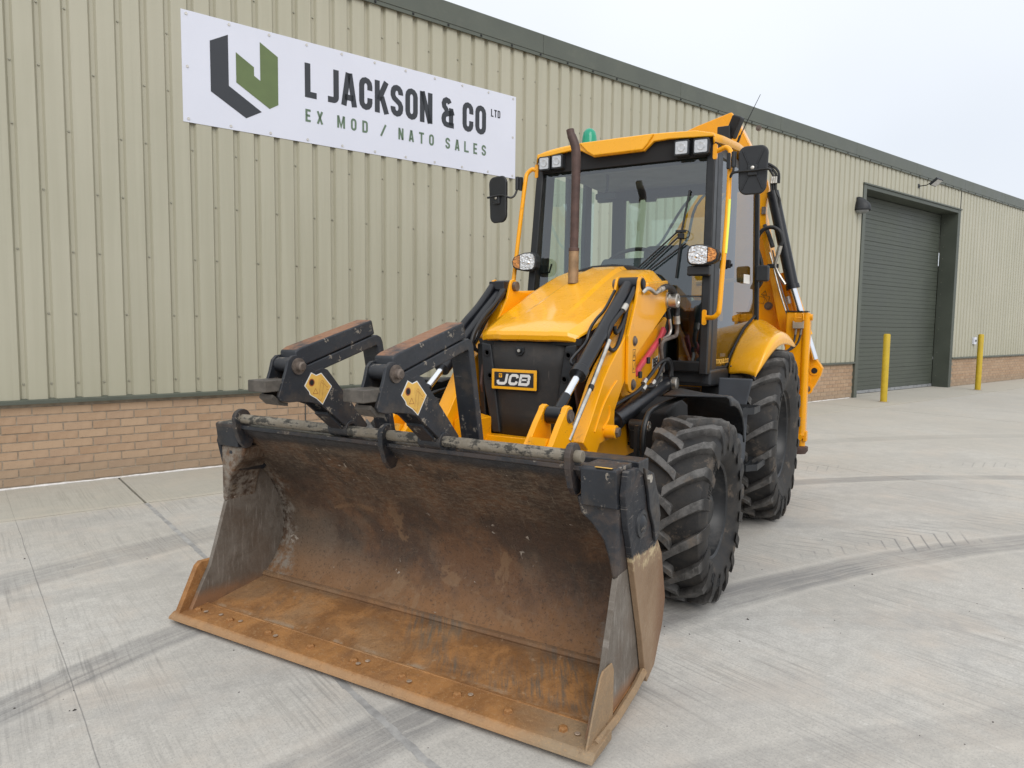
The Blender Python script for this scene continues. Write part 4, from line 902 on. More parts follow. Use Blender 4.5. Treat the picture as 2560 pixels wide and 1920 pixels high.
for k in range(9):
    t = k / 8; x = -.325 + .61 * t; y = -.255 + .05 * ((t - .5) * 2) ** 2
    rows.append([(x * (1 - .10 * (1 - q / 4)) - .01, y + .02 * (1 - q / 4), .86 + .595 * q / 4) for q in range(5)])
b.sheet(rows); gz = b.build('grille', 'grille', bh, smooth=60, solid=.01)
def bezel(s):
    q = MB().prism([(.262, 1.44), (.335, 1.45), (.315, 1.20), (.245, .88), (.185, .88), (.215, 1.10), (.240, 1.30)], 'y', -.245, -.13)
    o = B(q, s).build('grille_bezel', 'plastic', bh, smooth=0, bevel=.010)
    for x, z in ((.285, 1.385), (.262, 1.24)):
        B(MB().lathe([(0, .022), (-.004, .024), (-.004, .016), (.004, .013), (.004, 0)], (x, -.249, z), 'y', 16), s).build('bezel_screw', 'dark', o)
bezel(1); bezel(-1)
MB().prism([(-.375, 1.44), (-.335, 1.45), (-.32, 1.20), (-.30, .90), (-.34, .90), (-.36, 1.15)], 'y', -.225, -.12).build('grille_cheek', 'black', bh, smooth=0, bevel=.008)
MB().prism([(-.36, 1.475), (.37, 1.485), (.36, 1.445), (-.345, 1.435)], 'y', -.235, -.12).build('nose_gap', 'dark', bh, smooth=0)
MB().prism([(-.245, 1.18), (-.12, .86), (.30, .86), (.38, 1.60), (.05, 1.56), (-.20, 1.47)], 'x', .325, .34).build('side_grille', 'exh', bh, smooth=0)
MB().prism([(-.245, 1.18), (-.12, .86), (.30, .86), (.38, 1.60), (.05, 1.56), (-.20, 1.47)], 'x', -.34, -.325).build('side_grille', 'exh', bh, smooth=0)
lk = MB().prism([(-.068, 1.428), (-.008, 1.428), (-.008, 1.395), (-.024, 1.375), (-.052, 1.375), (-.068, 1.395)], 'y', -.268, -.25).build('bonnet_lock', 'plastic', bh, smooth=0, bevel=.004)
MB().lathe([(0, .018), (-.006, .018), (-.008, .012)], (-.038, -.268, 1.405), 'y', 18).build('lock_ring', 'black', lk); MB().lathe([(0, .010), (-.010, .010), (-.010, 0)], (-.038, -.268, 1.405), 'y', 14).build('lock_barrel', 'steel', lk)
# badge
bd = empty('maker_badge', (-.071, -.268, 1.225), parent=bh)
bx, bz = .160, .0625; rp_ = lambda a, c, r: rrect(-a, a, -c, c, r, 3)
MB().prism(rp_(bx + .004, bz + .004, .006), 'y', -.002, .006).build('badge_backing', 'black', bd, smooth=0)
MB().prism(rp_(bx, bz, .005), 'y', -.008, -.002).build('badge_frame', 'hood', bd, smooth=0, bevel=.002)
MB().prism(rp_(bx - .020, bz - .018, .002), 'y', -.0095, -.006).build('badge_field', 'decalk', bd, smooth=0)
b = MB(); fb = lambda x, z: (x + z * .22, -.0105, z); h = .070; sw = .0175
def bl_(pts, closed=False, w=sw): stroke(b, pts, w, closed, fb)
bl_([(-.052, .034), (-.052, -.016), (-.060, -.0255), (-.072, -.0265), (-.100, -.0265), (-.108, -.020), (-.110, -.006)])
bl_([(.026, .010), (.022, .022), (.012, .0265), (-.014, .0265), (-.024, .018), (-.026, 0), (-.024, -.018), (-.014, -.0265), (.012, -.0265), (.022, -.022), (.026, -.010)])
bl_([(.049, -.0265), (.049, .0265), (.100, .0265), (.107, .020), (.107, .008), (.101, .001), (.107, -.006), (.108, -.019), (.100, -.0265)], True); bl_([(.052, .0005), (.10, .0005)], w=.011)
b.build('badge_letters', 'decalw', bd, smooth=0)
MB().box(-.105, -.083, -.0115, -.009, .010, .036).build('badge_square', 'hood', bd, smooth=0); stroke(b2_ := MB(), [(-.101, .030), (-.0875, .030), (-.094, .016), (-.101, .030)], .003, False, lambda x, z: (x, -.0122, z)); b2_.build('badge_square_mark', 'decalk', bd, smooth=0)

# ---- hood (lofted, with crease, raised spine)
secs = [(-.262, .300, 1.462, 0, .318, 1.450), (-.284, .305, 1.472, 0, .325, 1.456), (-.290, .305, 1.500, 0, .330, 1.470), (-.280, .300, 1.524, .000, .345, 1.492), (-.235, .312, 1.548, .002, .362, 1.515),
        (-.10, .325, 1.592, .005, .378, 1.548), (.05, .335, 1.648, .010, .388, 1.590), (.20, .34, 1.705, .014, .395, 1.64), (.40, .342, 1.785, .018, .402, 1.69), (.60, .342, 1.862, .022, .410, 1.75), (.80, .341, 1.932, .026, .420, 1.80), (.95, .335, 1.972, .030, .428, 1.82), (1.07, .325, 1.985, .030, .425, 1.83)]
rows = []
for y, xf, zf, bp, xs, zs in secs:
    fr2 = (y + .28) / 1.35; sp_ = .155 - .055 * fr2; L_ = [(-xs, zs), (-xs + .004, zs + (zf - zs) * .35), (-xf - .010, zf - .012 * min(1, (zf - zs) / .03)), (-xf + .02, zf - .001), (-sp_ - .03, zf + .003), (-sp_, zf + bp), (0, zf + bp + .002)]
    row = [(x, y + (.055 * (abs(x) / .33) ** 4 if y < -.2 else .02 * (abs(x) / .33) ** 4 if y < 0 else 0), z) for x, z in L_]; row += [(-x, yy, z) for x, yy, z in row[-2::-1]]; rows.append(row)
hd = MB().sheet(rows); hood = hd.build('bonnet', 'hood', bh, smooth=50)
q = hood.modifiers.new('solid', 'SOLIDIFY'); q.thickness = .008; q.offset = -1
q = hood.modifiers.new('bevel', 'BEVEL'); q.width = .006; q.segments = 3; q.limit_method = 'ANGLE'; q.angle_limit = math.radians(14); q.harden_normals = True
# recessed L-shaped pressing and ghost lettering on the bonnet top
def hz(y): 
    for a, c in zip(secs, secs[1:]):
        if a[0] <= y <= c[0]: return a[2] + (c[2] - a[2]) * (y - a[0]) / (c[0] - a[0])
    return 1.9
b = MB()
def hp(x, y, dz=.0025): return (x, y, hz(y) + dz)
b.add([hp(-.105, .05), hp(.030, .05), hp(.045, .085), hp(-.095, .085)], [(0, 1, 2, 3)]); b.add([hp(.030, .05, .0035), hp(.075, .60, .020), hp(.055, .60, .020), hp(.010, .07, .0035)], [(0, 1, 2, 3)])
b.build('bonnet_pressing', 'ghost', hood, smooth=0, fix=False)
sl = Vector((0, 1, .385)).normalized()
text_mesh('faded_name', 'FLANNERY', .052, 'ghost', hood, (-.215, -.085, hz(-.085) + .003), (1, 0, 0), sl, 0)
text_mesh('faded_number', '50', .085, 'ghost', hood, (.045, -.08, hz(-.08) + .003), (1, 0, 0), sl, 0)
b = MB()
for cx, cy, rx, ry in ((.155, -.02, .062, .032), (.03, -.10, .070, .036)):
    pts = [Vector((cx + rx * math.cos(t * PI / 14), cy + ry * math.sin(t * PI / 14))) for t in range(28)]
    stroke(b, [tuple(p) for p in pts], .003, True, lambda x, y: (x, y, hz(y) + .003))
b.build('faded_rings', 'ghost', hood, smooth=0, fix=False)
MB().prism([(.62, 1.86), (1.05, 1.90), (1.06, 1.80), (.95, 1.76), (.62, 1.74)], 'x', .40, .46).build('bonnet_shoulder', 'hood', bh, smooth=0, bevel=.012)
MB().box(-.60, -.38, .55, .60, 1.770, 1.815).build('bonnet_shoulder', 'yellow', bh, smooth=0, bevel=.008)
# exhaust
MB().tube([(-.072, .55, 1.86), (-.070, .55, 2.105)], [.037, .035], 24).build('exhaust_base', 'exh2', bh)
ex = MB().tube([(-.070, .55, 2.10), (-.068, .55, 2.25), (-.066, .55, 2.50), (-.066, .55, 2.70), (-.070, .55, 2.79), (-.088, .55, 2.85), (-.108, .55, 2.895), (-.118, .55, 2.935)], [.030, .030, .031, .032, .032, .031, .028, .012], 24, smooth=5).build('exhaust_stack', 'exh', bh)
MB().tube([(-.07, .55, 2.085), (-.07, .55, 2.11)], .0375, 24).build('exhaust_clamp', 'exh', bh, bevel=.003)

# ---- wheels
def wheel(name, s, cy, cz, R, w, rr, nl, xc, lean=0.):
    wl_ = empty('wheel', (xc * s, cy, cz), parent=bh); h = w / 2; Rb = R - .040
    prof = [(-h * .62, rr - .012), (-h * .80, rr + .01), (-h * .97, rr + (R - rr) * .28), (-h * 1.0, rr + (R - rr) * .52), (-h * .97, Rb - .055), (-h * .88, Rb - .020), (-h * .6, Rb - .004), (0, Rb), (h * .6, Rb - .004), (h * .88, Rb - .020), (h * .97, Rb - .055), (h * 1.0, rr + (R - rr) * .52), (h * .97, rr + (R - rr) * .28), (h * .80, rr + .01), (h * .62, rr - .012)]
    b = MB().lathe(prof, (0, 0, 0), 'x', 96); nb = len(b.v); lug = [0.0] * nb
    A = .36 * .53 / R * (w / .40) * .85
    for k in range(nl):
        for side in (1, -1):
            a0 = 2 * PI * (k + (.5 if side < 0 else 0)) / nl; path = []
            for t in (0, .06, .2, .4, .6, .8, .93, 1.0):
                x = -.030 + (h * .93 + .030) * t; hw = (.027 if t < .1 else .0215) + (.006 * t)
                path.append((x, a0 + A * (t ** .85), R - .004 * (t > .9) * 3 - .006 * t * t, Rb - .03 - (.02 if t > .85 else 0), hw))
            path.append((h * 1.0, a0 + A * 1.05, R - .055, Rb - .10, .034)); path.append((h * 1.035, a0 + A * 1.07, R - .105, Rb - .14, .036))
            vs = []; lv = []
            for i, (x, a, rt, rb_, hw) in enumerate(path):
                for da, r_, isl in ((-hw * 1.3, rb_, 0), (-hw, rt, 1), (hw, rt, 1), (hw * 1.3, rb_, 0)):
                    an = a + da / R
                    vs.append((x * side, -r_ * math.cos(an), r_ * math.sin(an))); lv.append(isl if i < len(path) - 2 else 0.0)
            n = len(path); fs = []
            for i in range(n - 1):
                for q in range(3): fs.append((i * 4 + q, i * 4 + q + 1, i * 4 + q + 5, i * 4 + q + 4))
            fs += [(0, 3, 2, 1), (4 * n - 4, 4 * n - 3, 4 * n - 2, 4 * n - 1)]
            b.add(vs, fs)
            # sharp shading break: duplicate attribute per vertex
            lug += lv
    o = b.build('tyre', 'tyre', wl_, smooth=30, bevel=.004)
    at = o.data.attributes.new('lug', 'FLOAT', 'POINT'); at.data.foreach_set('value', lug)
    d = h * .62; rp2 = [(d, rr - .006), (d + .012, rr + .006), (d + .018, rr - .002), (d + .010, rr - .016), (d - .03, rr - .022), (d - .09, rr - .055), (d - .115, rr - .06), (d - .125, rr * .62), (d - .13, rr * .50), (d - .10, rr * .46), (d - .09, .095), (d - .02, .085), (d - .01, .06), (d - .01, 0)]
    rim = B(MB().lathe(rp2, (0, 0, 0), 'x', 64), s).build('rim', 'rim', wl_, smooth=35)
    nb_ = MB()
    for k in range(8):
        a = 2 * PI * k / 8; o = B(MB().lathe([(0, .014), (.022, .014), (.024, 0)], (d - .10, .155 * math.cos(a), .155 * math.sin(a)), 'x', 6), s).build('wheel_nut', 'oldsteel', wl_, smooth=0)
    B(MB().tube([(d - .06, -.02 + .03 * math.cos(t * PI / 6), .03 + rr * .55 + .03 * math.sin(t * PI / 6)) for t in range(12)], .004, 6), s).build('valve_loop', 'black', wl_)
    if s > 0:
        # raised lettering ring on the sidewall, worn past reading: short radial bars
        b = MB(); rs = (rr + R) / 2 - .01
        for a_, n_ in ((-.9, 9), (1.0, 9)):
            for q in range(n_):
                an = a_ - q * .075
                for dq in (0., .03) if q % 3 else (0., .016, .034):
                    c_, s_ = math.cos(an - dq), math.sin(an - dq)
                    b.add([(h * 1.003, -(rs - .022) * c_, (rs - .022) * s_), (h * 1.003, -(rs + .022) * c_, (rs + .022) * s_), (h * 1.003, -(rs + .022) * math.cos(an - dq - .008), (rs + .022) * math.sin(an - dq - .008)), (h * 1.003, -(rs - .022) * math.cos(an - dq - .008), (rs - .022) * math.sin(an - dq - .008))], [(0, 1, 2, 3)])
        tag(b.build('sidewall_moulding', 'rim', wl_, smooth=0, solid=.006, fix=False), kind='stuff')
    return wl_
for s in (1, -1):
    wheel('front', s, -.045, .524, .528, .368, .275, 18, 1.003)
    wheel('rear', s, 2.03, .694, .700, .405, .355, 20, .975)

# ---- front fenders
def ffender(s):
    rows = []
    yo = [(-.020, 1.172), (.080, 1.166), (.195, 1.135), (.290, 1.078), (.345, 1.005), (.368, .915)]; yi = [(-.02, 1.158), (.15, 1.176), (.30, 1.176), (.42, 1.150), (.48, 1.07), (.50, .97)]
    def cur(P_, t): 
        u = t * (len(P_) - 1); k = min(int(u), len(P_) - 2); a, b_ = Vector(P_[k]), Vector(P_[k + 1]); return a.lerp(b_, u - k)
    for k in range(16):
        o_, i_ = cur(yo, k / 15), cur(yi, k / 15); row = []
        for x in (.80, .90, 1.0, 1.10, 1.165): q_ = i_.lerp(o_, (x - .80) / .365); row.append((x, q_.x, q_.y))
        row += [(1.182, o_.x, o_.y - .012), (1.188, o_.x - .008, o_.y - .05)]; rows.append(row)
    f = B(MB().sheet(rows), s).build('front_fender', 'plastic', bh, smooth=50, solid=.010)
    B(MB().tube([(.80, .42, 1.12), (.80, .10, 1.11), (.78, -.16, 1.085), (.775, -.245, 1.03), (.77, -.27, .94), (.77, -.26, .84)], .016, 10, smooth=3), s).build('fender_stay', 'black', bh)
    B(MB().box(.765, .785, -.40, -.37, .74, 1.02), s).build('fender_stay', 'black', bh)
    B(MB().prism([(.30, 1.02), (.60, 1.09), (.80, 1.02), (.80, .75), (.35, .75)], 'x', .45, .72), s).build('wheel_arch_box', 'dark', bh, smooth=0, bevel=.02)
    B(MB().tube([(.60, -.02, .97), (.70, -.02, .97)], .035, 14), s).build('stay_boss', 'black', bh)
    B(MB().lathe([(0, .03), (.02, .03), (.022, .014), (.012, .012), (.012, 0)], (.70, -.02, .97), 'x', 18), s).build('arch_plug', 'steel', bh)
mir(ffender)
# ---- rear fenders
def rfender(s):
    # inner edge meets the cab, outer edge runs from a narrow front toe to full width over the tyre
    inn = [(.762, 1.659, 1.186), (.762, 1.665, 1.257), (.766, 1.751, 1.334), (.77, 1.893, 1.43), (.78, 2.119, 1.545), (.79, 2.372, 1.625), (.80, 2.607, 1.655)]
    out = [(1.004, 1.50, 1.20), (1.045, 1.54, 1.325), (1.075, 1.62, 1.435), (1.105, 1.76, 1.515), (1.128, 1.95, 1.540), (1.145, 2.13, 1.505), (1.158, 2.30, 1.430)]
    lip = [(1.006, 1.50, 1.183), (1.048, 1.55, 1.262), (1.082, 1.63, 1.345), (1.112, 1.76, 1.412), (1.135, 1.93, 1.440), (1.152, 2.11, 1.428), (1.162, 2.29, 1.398)]
    rows = []
    for a, b_, c in zip(inn, out, lip):
        a, b_, c = Vector(a), Vector(b_), Vector(c); row = []
        for t in (0, .33, .66, .9): row.append(a.lerp(b_, t) + Vector((0, -.015 * math.sin(PI * t), .022 * math.sin(PI * t))))
        row += [b_ + Vector((0, 0, -.002)), b_.lerp(c, .35) + Vector((.010, 0, 0)), c]
        rows.append([tuple(v) for v in row])
    o = B(MB().sheet(rows), s).build('rear_fender', 'hood', bh, smooth=70)
    q = o.modifiers.new('sub', 'SUBSURF'); q.levels = q.render_levels = 2
    q = o.modifiers.new('solid', 'SOLIDIFY'); q.thickness = .008; q.offset = -1 if s > 0 else 1
    B(MB().prism([(.79, 1.19), (1.04, 1.19), (.985, .93), (.93, .84), (.79, .80)], 'y', 1.275, 1.30), s).build('mudguard_panel', 'cabgrey', bh, smooth=0, bevel=.02)
    MB_ = MB().prism([(1.70, 1.20), (1.78, 1.30), (1.90, 1.38), (2.12, 1.49), (2.60, 1.58), (2.80, 1.2), (2.75, .9), (1.40, .9), (1.45, 1.10)], 'x', .62, .752); B(MB_, s).build('inner_arch', 'dark', bh, smooth=0)
mir(rfender)
# ---- steps and side tank
def steps(s):
    for nm, x0, x1, y0, y1, z in (('step', .92, 1.11, .92, 1.20, .965), ('step', .92, 1.125, 1.02, 1.38, .555)):
        st = B(MB().prism([(x0, y0), (x1 - .06, y0), (x1, y0 + .08), (x1, y1), (x0, y1)], 'z', z, z + .012), s).build('step', 'black', bh, smooth=0)
        w = MB(); P5 = [(x0, y0), (x1 - .06, y0), (x1, y0 + .08), (x1, y1), (x0, y1)]
        for a, c in zip(P5, P5[1:] + P5[:1]):
            d = Vector((c[0] - a[0], c[1] - a[1])).normalized() * .004; n_ = Vector((-d.y, d.x))
            w.prism([(a[0] - n_.x, a[1] - n_.y), (c[0] - n_.x, c[1] - n_.y), (c[0] + n_.x, c[1] + n_.y), (a[0] + n_.x, a[1] + n_.y)], 'z', z, z + .045)
        B(w, s).build('step_rim', 'plastic', st, smooth=0)
        tr_ = MB()
        for i in range(4):
            for k in range(12):
                xx = x0 + .03 + (x1 - x0 - .05) * i / 3.4; yy = y0 + .05 + (y1 - y0 - .08) * k / 11
                tr_.prism([(xx - .006, z + .012), (xx + .006, z + .012), (xx, z + .034)], 'y', yy - .006, yy + .006)
        tag(B(tr_, s).build('step_teeth', 'plastic', st, smooth=0), kind='stuff')
    B(MB().prism([(.88, .97), (1.16, .97), (1.12, .62), (.98, .55), (.90, .60)], 'x', .86, 1.04), s).build('side_tank', 'cabgrey', bh, smooth=0, bevel=.02)
mir(steps)

# ---- cab
cab = empty('cab', parent=bh)
def post(a, b, r=.034, n='cab_post', m='black', sx=1.): 
    return MB().tube([a, b], r, 12).build(n, m, cab)
def cabside(s):
    A0, A1 = (.735, 1.085, 1.22), (.700, 1.250, 2.86); P0, P1 = (.738, 1.27, 1.22), (.708, 1.39, 2.86); C0, C1 = (.800, 2.50, 1.62), (.770, 2.46, 2.90)
    def bar(a, b, w, d, n, m='black'):
        a, b = Vector(a), Vector(b); vs = []
        for p in (a, b):
            for dx, dy in ((-w, -d), (w, -d), (w, d), (-w, d)): vs.append((p.x + dx, p.y + dy, p.z))
        q = MB().add(vs, [(0, 3, 2, 1), (4, 5, 6, 7), (0, 1, 5, 4), (1, 2, 6, 5), (2, 3, 7, 6), (3, 0, 4, 7)]); return B(q, s).build(n, m, cab, smooth=0, bevel=.010)
    bar(A0, A1, .032, .045, 'front_post'); bar(P0, P1, .018, .070, 'door_frame', 'plastic')
    bar((.746, 1.31, 1.3), (.712, 1.43, 2.84), .006, .030, 'door_seal', 'dark')
    bar(C0, C1, .018, .022, 'rear_post') if s > 0 else bar((.775, 2.33, 1.62), (.755, 2.30, 2.90), .015, .02, 'rear_post')
    bar((.752, 1.33, 1.238), (.762, 1.80, 1.24), .012, .07, 'sill')
    # side glass, one curved-edged pane on the slanted side
    def sp3(y, z): 
        t = (y - 1.38) / 1.11; x = .742 + .058 * t; return (x - (z - 1.25) / 1.6 * .034, y, z)
    G = [(1.345, 1.255), (1.62, 1.252), (1.665, 1.275), (1.75, 1.345), (1.90, 1.43), (2.12, 1.555), (2.47, 1.665), (2.46, 2.2), (2.45, 2.86), (1.47, 2.82), (1.40, 2.2)]
    q = MB().add([sp3(*p) for p in G], [tuple(range(len(G)))]); B(q, s).build('side_window', 'glassside' if s > 0 else 'glass', cab, smooth=0, fix=False)
    rim_ = MB().tube([sp3(*p) for p in G[:7]] , .011, 8); B(rim_, s).build('window_seal', 'dark', cab)
    q = MB().add([sp3(y, z) for y, z in ((1.345, 1.255), (1.62, 1.252), (1.72, 1.32), (1.80, 1.38), (1.36, 1.38))], [(0, 1, 2, 3, 4)])
    B(MB().prism([(1.12, 1.25), (1.12, 1.13), (1.62, 1.115), (1.66, 1.14), (1.67, 1.21), (1.63, 1.25)], 'x', .46, .775), s).build('cab_skirt', 'plastic', cab, smooth=0, bevel=.022)
    B(MB().box(.44, .73, 1.05, 1.12, 1.235, 1.315), s).build('front_sill', 'black', cab, smooth=0, bevel=.012)
    # lower front pane
    q = MB().add([(.435, 1.093, 1.31), (.66, 1.093, 1.31), (.70, 1.095, 1.36), (.70, 1.14, 1.785), (.435, 1.14, 1.785)], [(0, 1, 2, 3, 4)]); B(q, s).build('lower_front_window', 'glassd', cab, smooth=0, fix=False)
    B(MB().box(.43, .70, 1.132, 1.142, 1.782, 1.792), s).build('window_split', 'cabgrey', cab, smooth=0)
mir(cabside)
q = MB().add([(-.70, 1.150, 1.795), (.70, 1.150, 1.795), (.672, 1.235, 2.815), (-.672, 1.235, 2.815)], [(0, 1, 2, 3)]); q.build('windscreen', 'glass', cab, smooth=0, fix=False)
MB().add([(-.672, 1.240, 2.815), (.672, 1.240, 2.815), (.674, 1.235, 2.765), (-.674, 1.235, 2.765)], [(0, 1, 2, 3)]).build('windscreen_band', 'dark', cab, smooth=0, fix=False)
# cowl arch behind the bonnet
cw = [(-.44, 1.25), (-.44, 1.86), (-.38, 1.95), (-.285, 2.0), (-.16, 2.028), (0, 2.035), (.15, 2.022), (.255, 1.99), (.34, 1.95), (.40, 1.88), (.44, 1.78), (.44, 1.25)]
MB().prism(cw, 'y', 1.075, 1.155).build('cowl', 'plastic', cab, smooth=0, bevel=.012)
# roof
rows = []
for y, xe, ze, zc in ((1.185, .715, 2.930, 2.985), (1.195, .722, 2.950, 3.000), (1.35, .745, 2.962, 3.030), (1.7, .775, 2.985, 3.06), (2.1, .79, 2.985, 3.065), (2.45, .785, 2.965, 3.03), (2.62, .75, 2.94, 2.96)):
    row = []
    for k in range(-8, 9):
        t = k / 8; x = xe * (abs(t) ** .8) * (1 if t > 0 else -1); row.append((x, y, zc - (zc - ze) * abs(t) ** 3.2))
    row = [(-xe - .004, y, ze - .055)] + row + [(xe + .004, y, ze - .055)]
    rows.append(row)
o = MB().sheet(rows).build('roof', 'hood', cab, smooth=50, solid=.012)
MB().box(-.70, .70, 1.30, 2.58, 2.86, 2.93).build('headliner', 'liner', cab, smooth=0)
MB().prism([(-.705, 2.925), (-.3, 2.97), (.3, 2.97), (.72, 2.93), (.69, 2.80), (-.68, 2.80)], 'y', 1.205, 1.23).build('visor_recess', 'dark', cab, smooth=0)
fp = [(-.712, 2.952), (-.397, 2.989), (-.31, 2.999), (0, 3.003), (.27, 3.0), (.59, 2.984), (.728, 2.950), (.728, 2.926), (.396, 2.946), (.278, 2.942), (.205, 2.881), (-.211, 2.880), (-.32, 2.938), (-.396, 2.950), (-.712, 2.915)]
MB().prism(fp, 'y', 1.165, 1.20).build('roof_fascia', 'hood', cab, smooth=0, bevel=.008)
MB().prism([(-.33, 2.996), (.285, 2.997), (.235, 2.925), (.195, 2.885), (-.205, 2.884), (-.26, 2.92)], 'y', 1.145, 1.167).build('roof_fascia_boss', 'hood', cab, smooth=0, bevel=.010)
for i, (x, z, w) in enumerate(((-.634, 2.868, .052), (-.520, 2.872, .050), (.498, 2.866, .056), (.641, 2.862, .058))):
    wk = empty('work_lamp', (x, 1.165, z), parent=cab); hh = .050
    MB().prism(rrect(-w, w, -hh - .006, hh + .006, .014, 4), 'y', -.022, .07).build('lamp_body', 'plastic', wk, smooth=0, bevel=.004)
    MB().prism(rrect(-w + .012, w - .012, -hh + .006, hh - .006, .008, 3), 'y', -.026, -.021).build('lamp_glass', 'lensw', wk, smooth=0); MB().lathe([(-.0265, .028), (-.030, .026), (-.0285, .020), (-.0275, .0)], (0, 0, 0), 'y', 22).build('lamp_reflector', 'lensw', wk)
    wk.parent = bh
bc = empty('beacon', (-.490, 1.70, 3.045), parent=bh)
MB().lathe([(0, .078), (.05, .076), (.055, .07)], (0, 0, 0), 'z', 28).build('beacon_base', 'black', bc)
MB().lathe([(.05, .068), (.14, .062), (.18, .052), (.205, .032), (.213, .012), (.214, 0)], (0, 0, 0), 'z', 28).build('beacon_dome', 'beacon', bc)
# rear frame
b = MB(); b.box(-.76, .76, 2.50, 2.56, 2.77, 2.90); b.build('rear_header', 'cabgrey', cab, smooth=0, bevel=.01)
MB().box(-.60, -.47, 2.50, 2.56, 1.5, 2.80).build('rear_post', 'cabgrey', cab, smooth=0, bevel=.01); MB().box(.50, .58, 2.50, 2.56, 1.5, 2.80).build('rear_post', 'cabgrey', cab, smooth=0, bevel=.01)
MB().box(-.76, .76, 2.49, 2.57, 1.30, 1.62).build('rear_bulkhead', 'cabgrey', cab, smooth=0)
MB().prism([(1.80, 1.3), (1.80, 2.9), (1.90, 2.9), (1.90, 1.3)], 'x', -.765, -.72).build('side_post', 'cabgrey', cab, smooth=0, bevel=.01)
MB().prism([(2.17, 1.3), (2.17, 2.35), (2.20, 2.9), (2.32, 2.9), (2.32, 1.3)], 'x', -.775, -.73).build('side_post', 'cabgrey', cab, smooth=0, bevel=.01)
q = MB().add([(-.47, 2.53, 1.6), (.50, 2.53, 1.6), (.50, 2.53, 2.78), (-.47, 2.53, 2.78)], [(0, 1, 2, 3)]); q.build('rear_window', 'glass', cab, smooth=0, fix=False)
for x in (-.36, -.20): MB().prism([(x - .06, 2.78), (x + .06, 2.78), (x + .045, 2.735), (x - .045, 2.735)], 'y', 2.46, 2.50).build('rear_lamp_bracket', 'cabgrey', cab, smooth=0)
MB().box(-.72, .72, 1.10, 2.5, 1.16, 1.24).build('cab_floor', 'dark', cab, smooth=0)
# seat, wheel, console
MB().prism(rrect(-.10, .33, 1.60, 2.27, .06, 4), 'y', 2.02, 2.12).build('seat_back', 'cabgrey', cab, smooth=0, bevel=.03)
MB().box(-.10, .36, 1.62, 2.08, 1.52, 1.64).build('seat_cushion', 'cabgrey', cab, smooth=0, bevel=.04)
MB().box(0, .26, 1.7, 2.0, 1.24, 1.52).build('seat_base', 'dark', cab, smooth=0)
MB().box(.42, .56, 1.7, 2.2, 1.25, 1.78).build('side_console', 'cabgrey', cab, smooth=0, bevel=.03); MB().box(-.62, -.35, 2.0, 2.45, 1.25, 1.85).build('side_console', 'cabgrey', cab, smooth=0, bevel=.03)
b = MB(); c = Vector((0, 1.47, 2.085)); ux = Vector((1, 0, 0)); uy = Vector((0, .80, .60)).normalized(); R0 = .195
pts = [c + ux * R0 * math.cos(t * PI / 16) + uy * R0 * math.sin(t * PI / 16) for t in range(33)]
sw_ = MB().tube(pts, .016, 10, cap=False).build('steering_wheel', 'black', cab)
b = MB(); b.tube([c, c + ux * R0], .012, 8); b.tube([c, c - ux * R0], .012, 8); b.tube([c, c - uy * R0], .012, 8); b.build('wheel_spokes', 'black', sw_)
MB().prism([(1.20, 1.3), (1.20, 2.02), (1.28, 2.10), (1.40, 2.09), (1.46, 2.02), (1.36, 1.3)], 'x', -.17, .20).build('dash_column', 'cabgrey', cab, smooth=0, bevel=.03)
b = MB(); b.prism([(-.22, 2.13), (-.19, 2.19), (.02, 2.20), (.08, 2.10)], 'y', 1.42, 1.46)
MB().tube([(-.27, 1.60, 2.83), (-.27, 1.60, 2.72), (-.27, 1.58, 2.68)], .012, 8).build('mirror_stalk', 'cabgrey', cab); MB().box(-.36, -.18, 1.55, 1.58, 2.62, 2.67).build('rear_view_mirror', 'cabgrey', cab, bevel=.01)
for x, y in ((.50, 1.9), (.55, 2.0), (-.45, 2.2)): MB().tube([(x, y, 1.75), (x - .01, y - .02, 1.98)], .008, 8).build('control_lever', 'dark', cab); 
MB().tube([(-.70, 1.35, 1.86), (-.4, 1.40, 1.90), (-.30, 1.42, 1.88)], .016, 8).build('grab_bar', 'yellow', cab)
MB().tube([(.30, 2.35, 1.95), (.74, 2.30, 1.98)], .02, 8).build('grab_bar', 'yellow', cab)
MB().lathe([(0, .03), (.02, .03), (.03, .012), (.06, .012)], (.735, 1.56, 2.04), 'x', 12).build('window_catch', 'dark', cab); MB().box(.745, .78, 1.53, 1.59, 2.02, 2.08).build('window_catch', 'dark', cab, bevel=.006)
MB().box(-.69, -.65, 1.20, 1.26, 1.99, 2.06).build('window_catch', 'dark', cab, bevel=.006); MB().tube([(-.66, 1.24, 2.0), (-.62, 1.24, 2.0), (-.60, 1.24, 2.07)], .008, 8).build('catch_handle', 'dark', cab)
MB().add([(.776, 2.05, 1.93), (.784, 2.24, 1.935), (.783, 2.24, 2.01), (.775, 2.05, 2.005)], [(0, 1, 2, 3)]).build('window_sticker', 'decalw', cab, smooth=0, fix=False)
MB().prism(rrect(2.10, 2.20, 1.955, 2.095, .02, 4), 'x', .80, .87).build('door_handle', 'plastic', cab, smooth=0, bevel=.012) if False else None
o = MB().prism(rrect(-.055, .055, -.07, .07, .02, 4), 'y', -.03, .03).build('side_marker', 'plastic', cab, smooth=0, bevel=.014); o.location = (.86, 2.38, 2.03)
# lower-corner lettering on the side glass
tl = text_mesh('glass_lettering', 'TORQUELOCK', .047, 'decaly', cab, (.7535, 1.335, 1.288), (.058, 1.11, 0), (-.02, 0, 1), .0018, .25)
text_mesh('glass_lettering', 'STAGE II', .034, 'lampgrey', cab, (.753, 1.455, 1.337), (.058, 1.11, 0), (-.02, 0, 1), 0, 0)
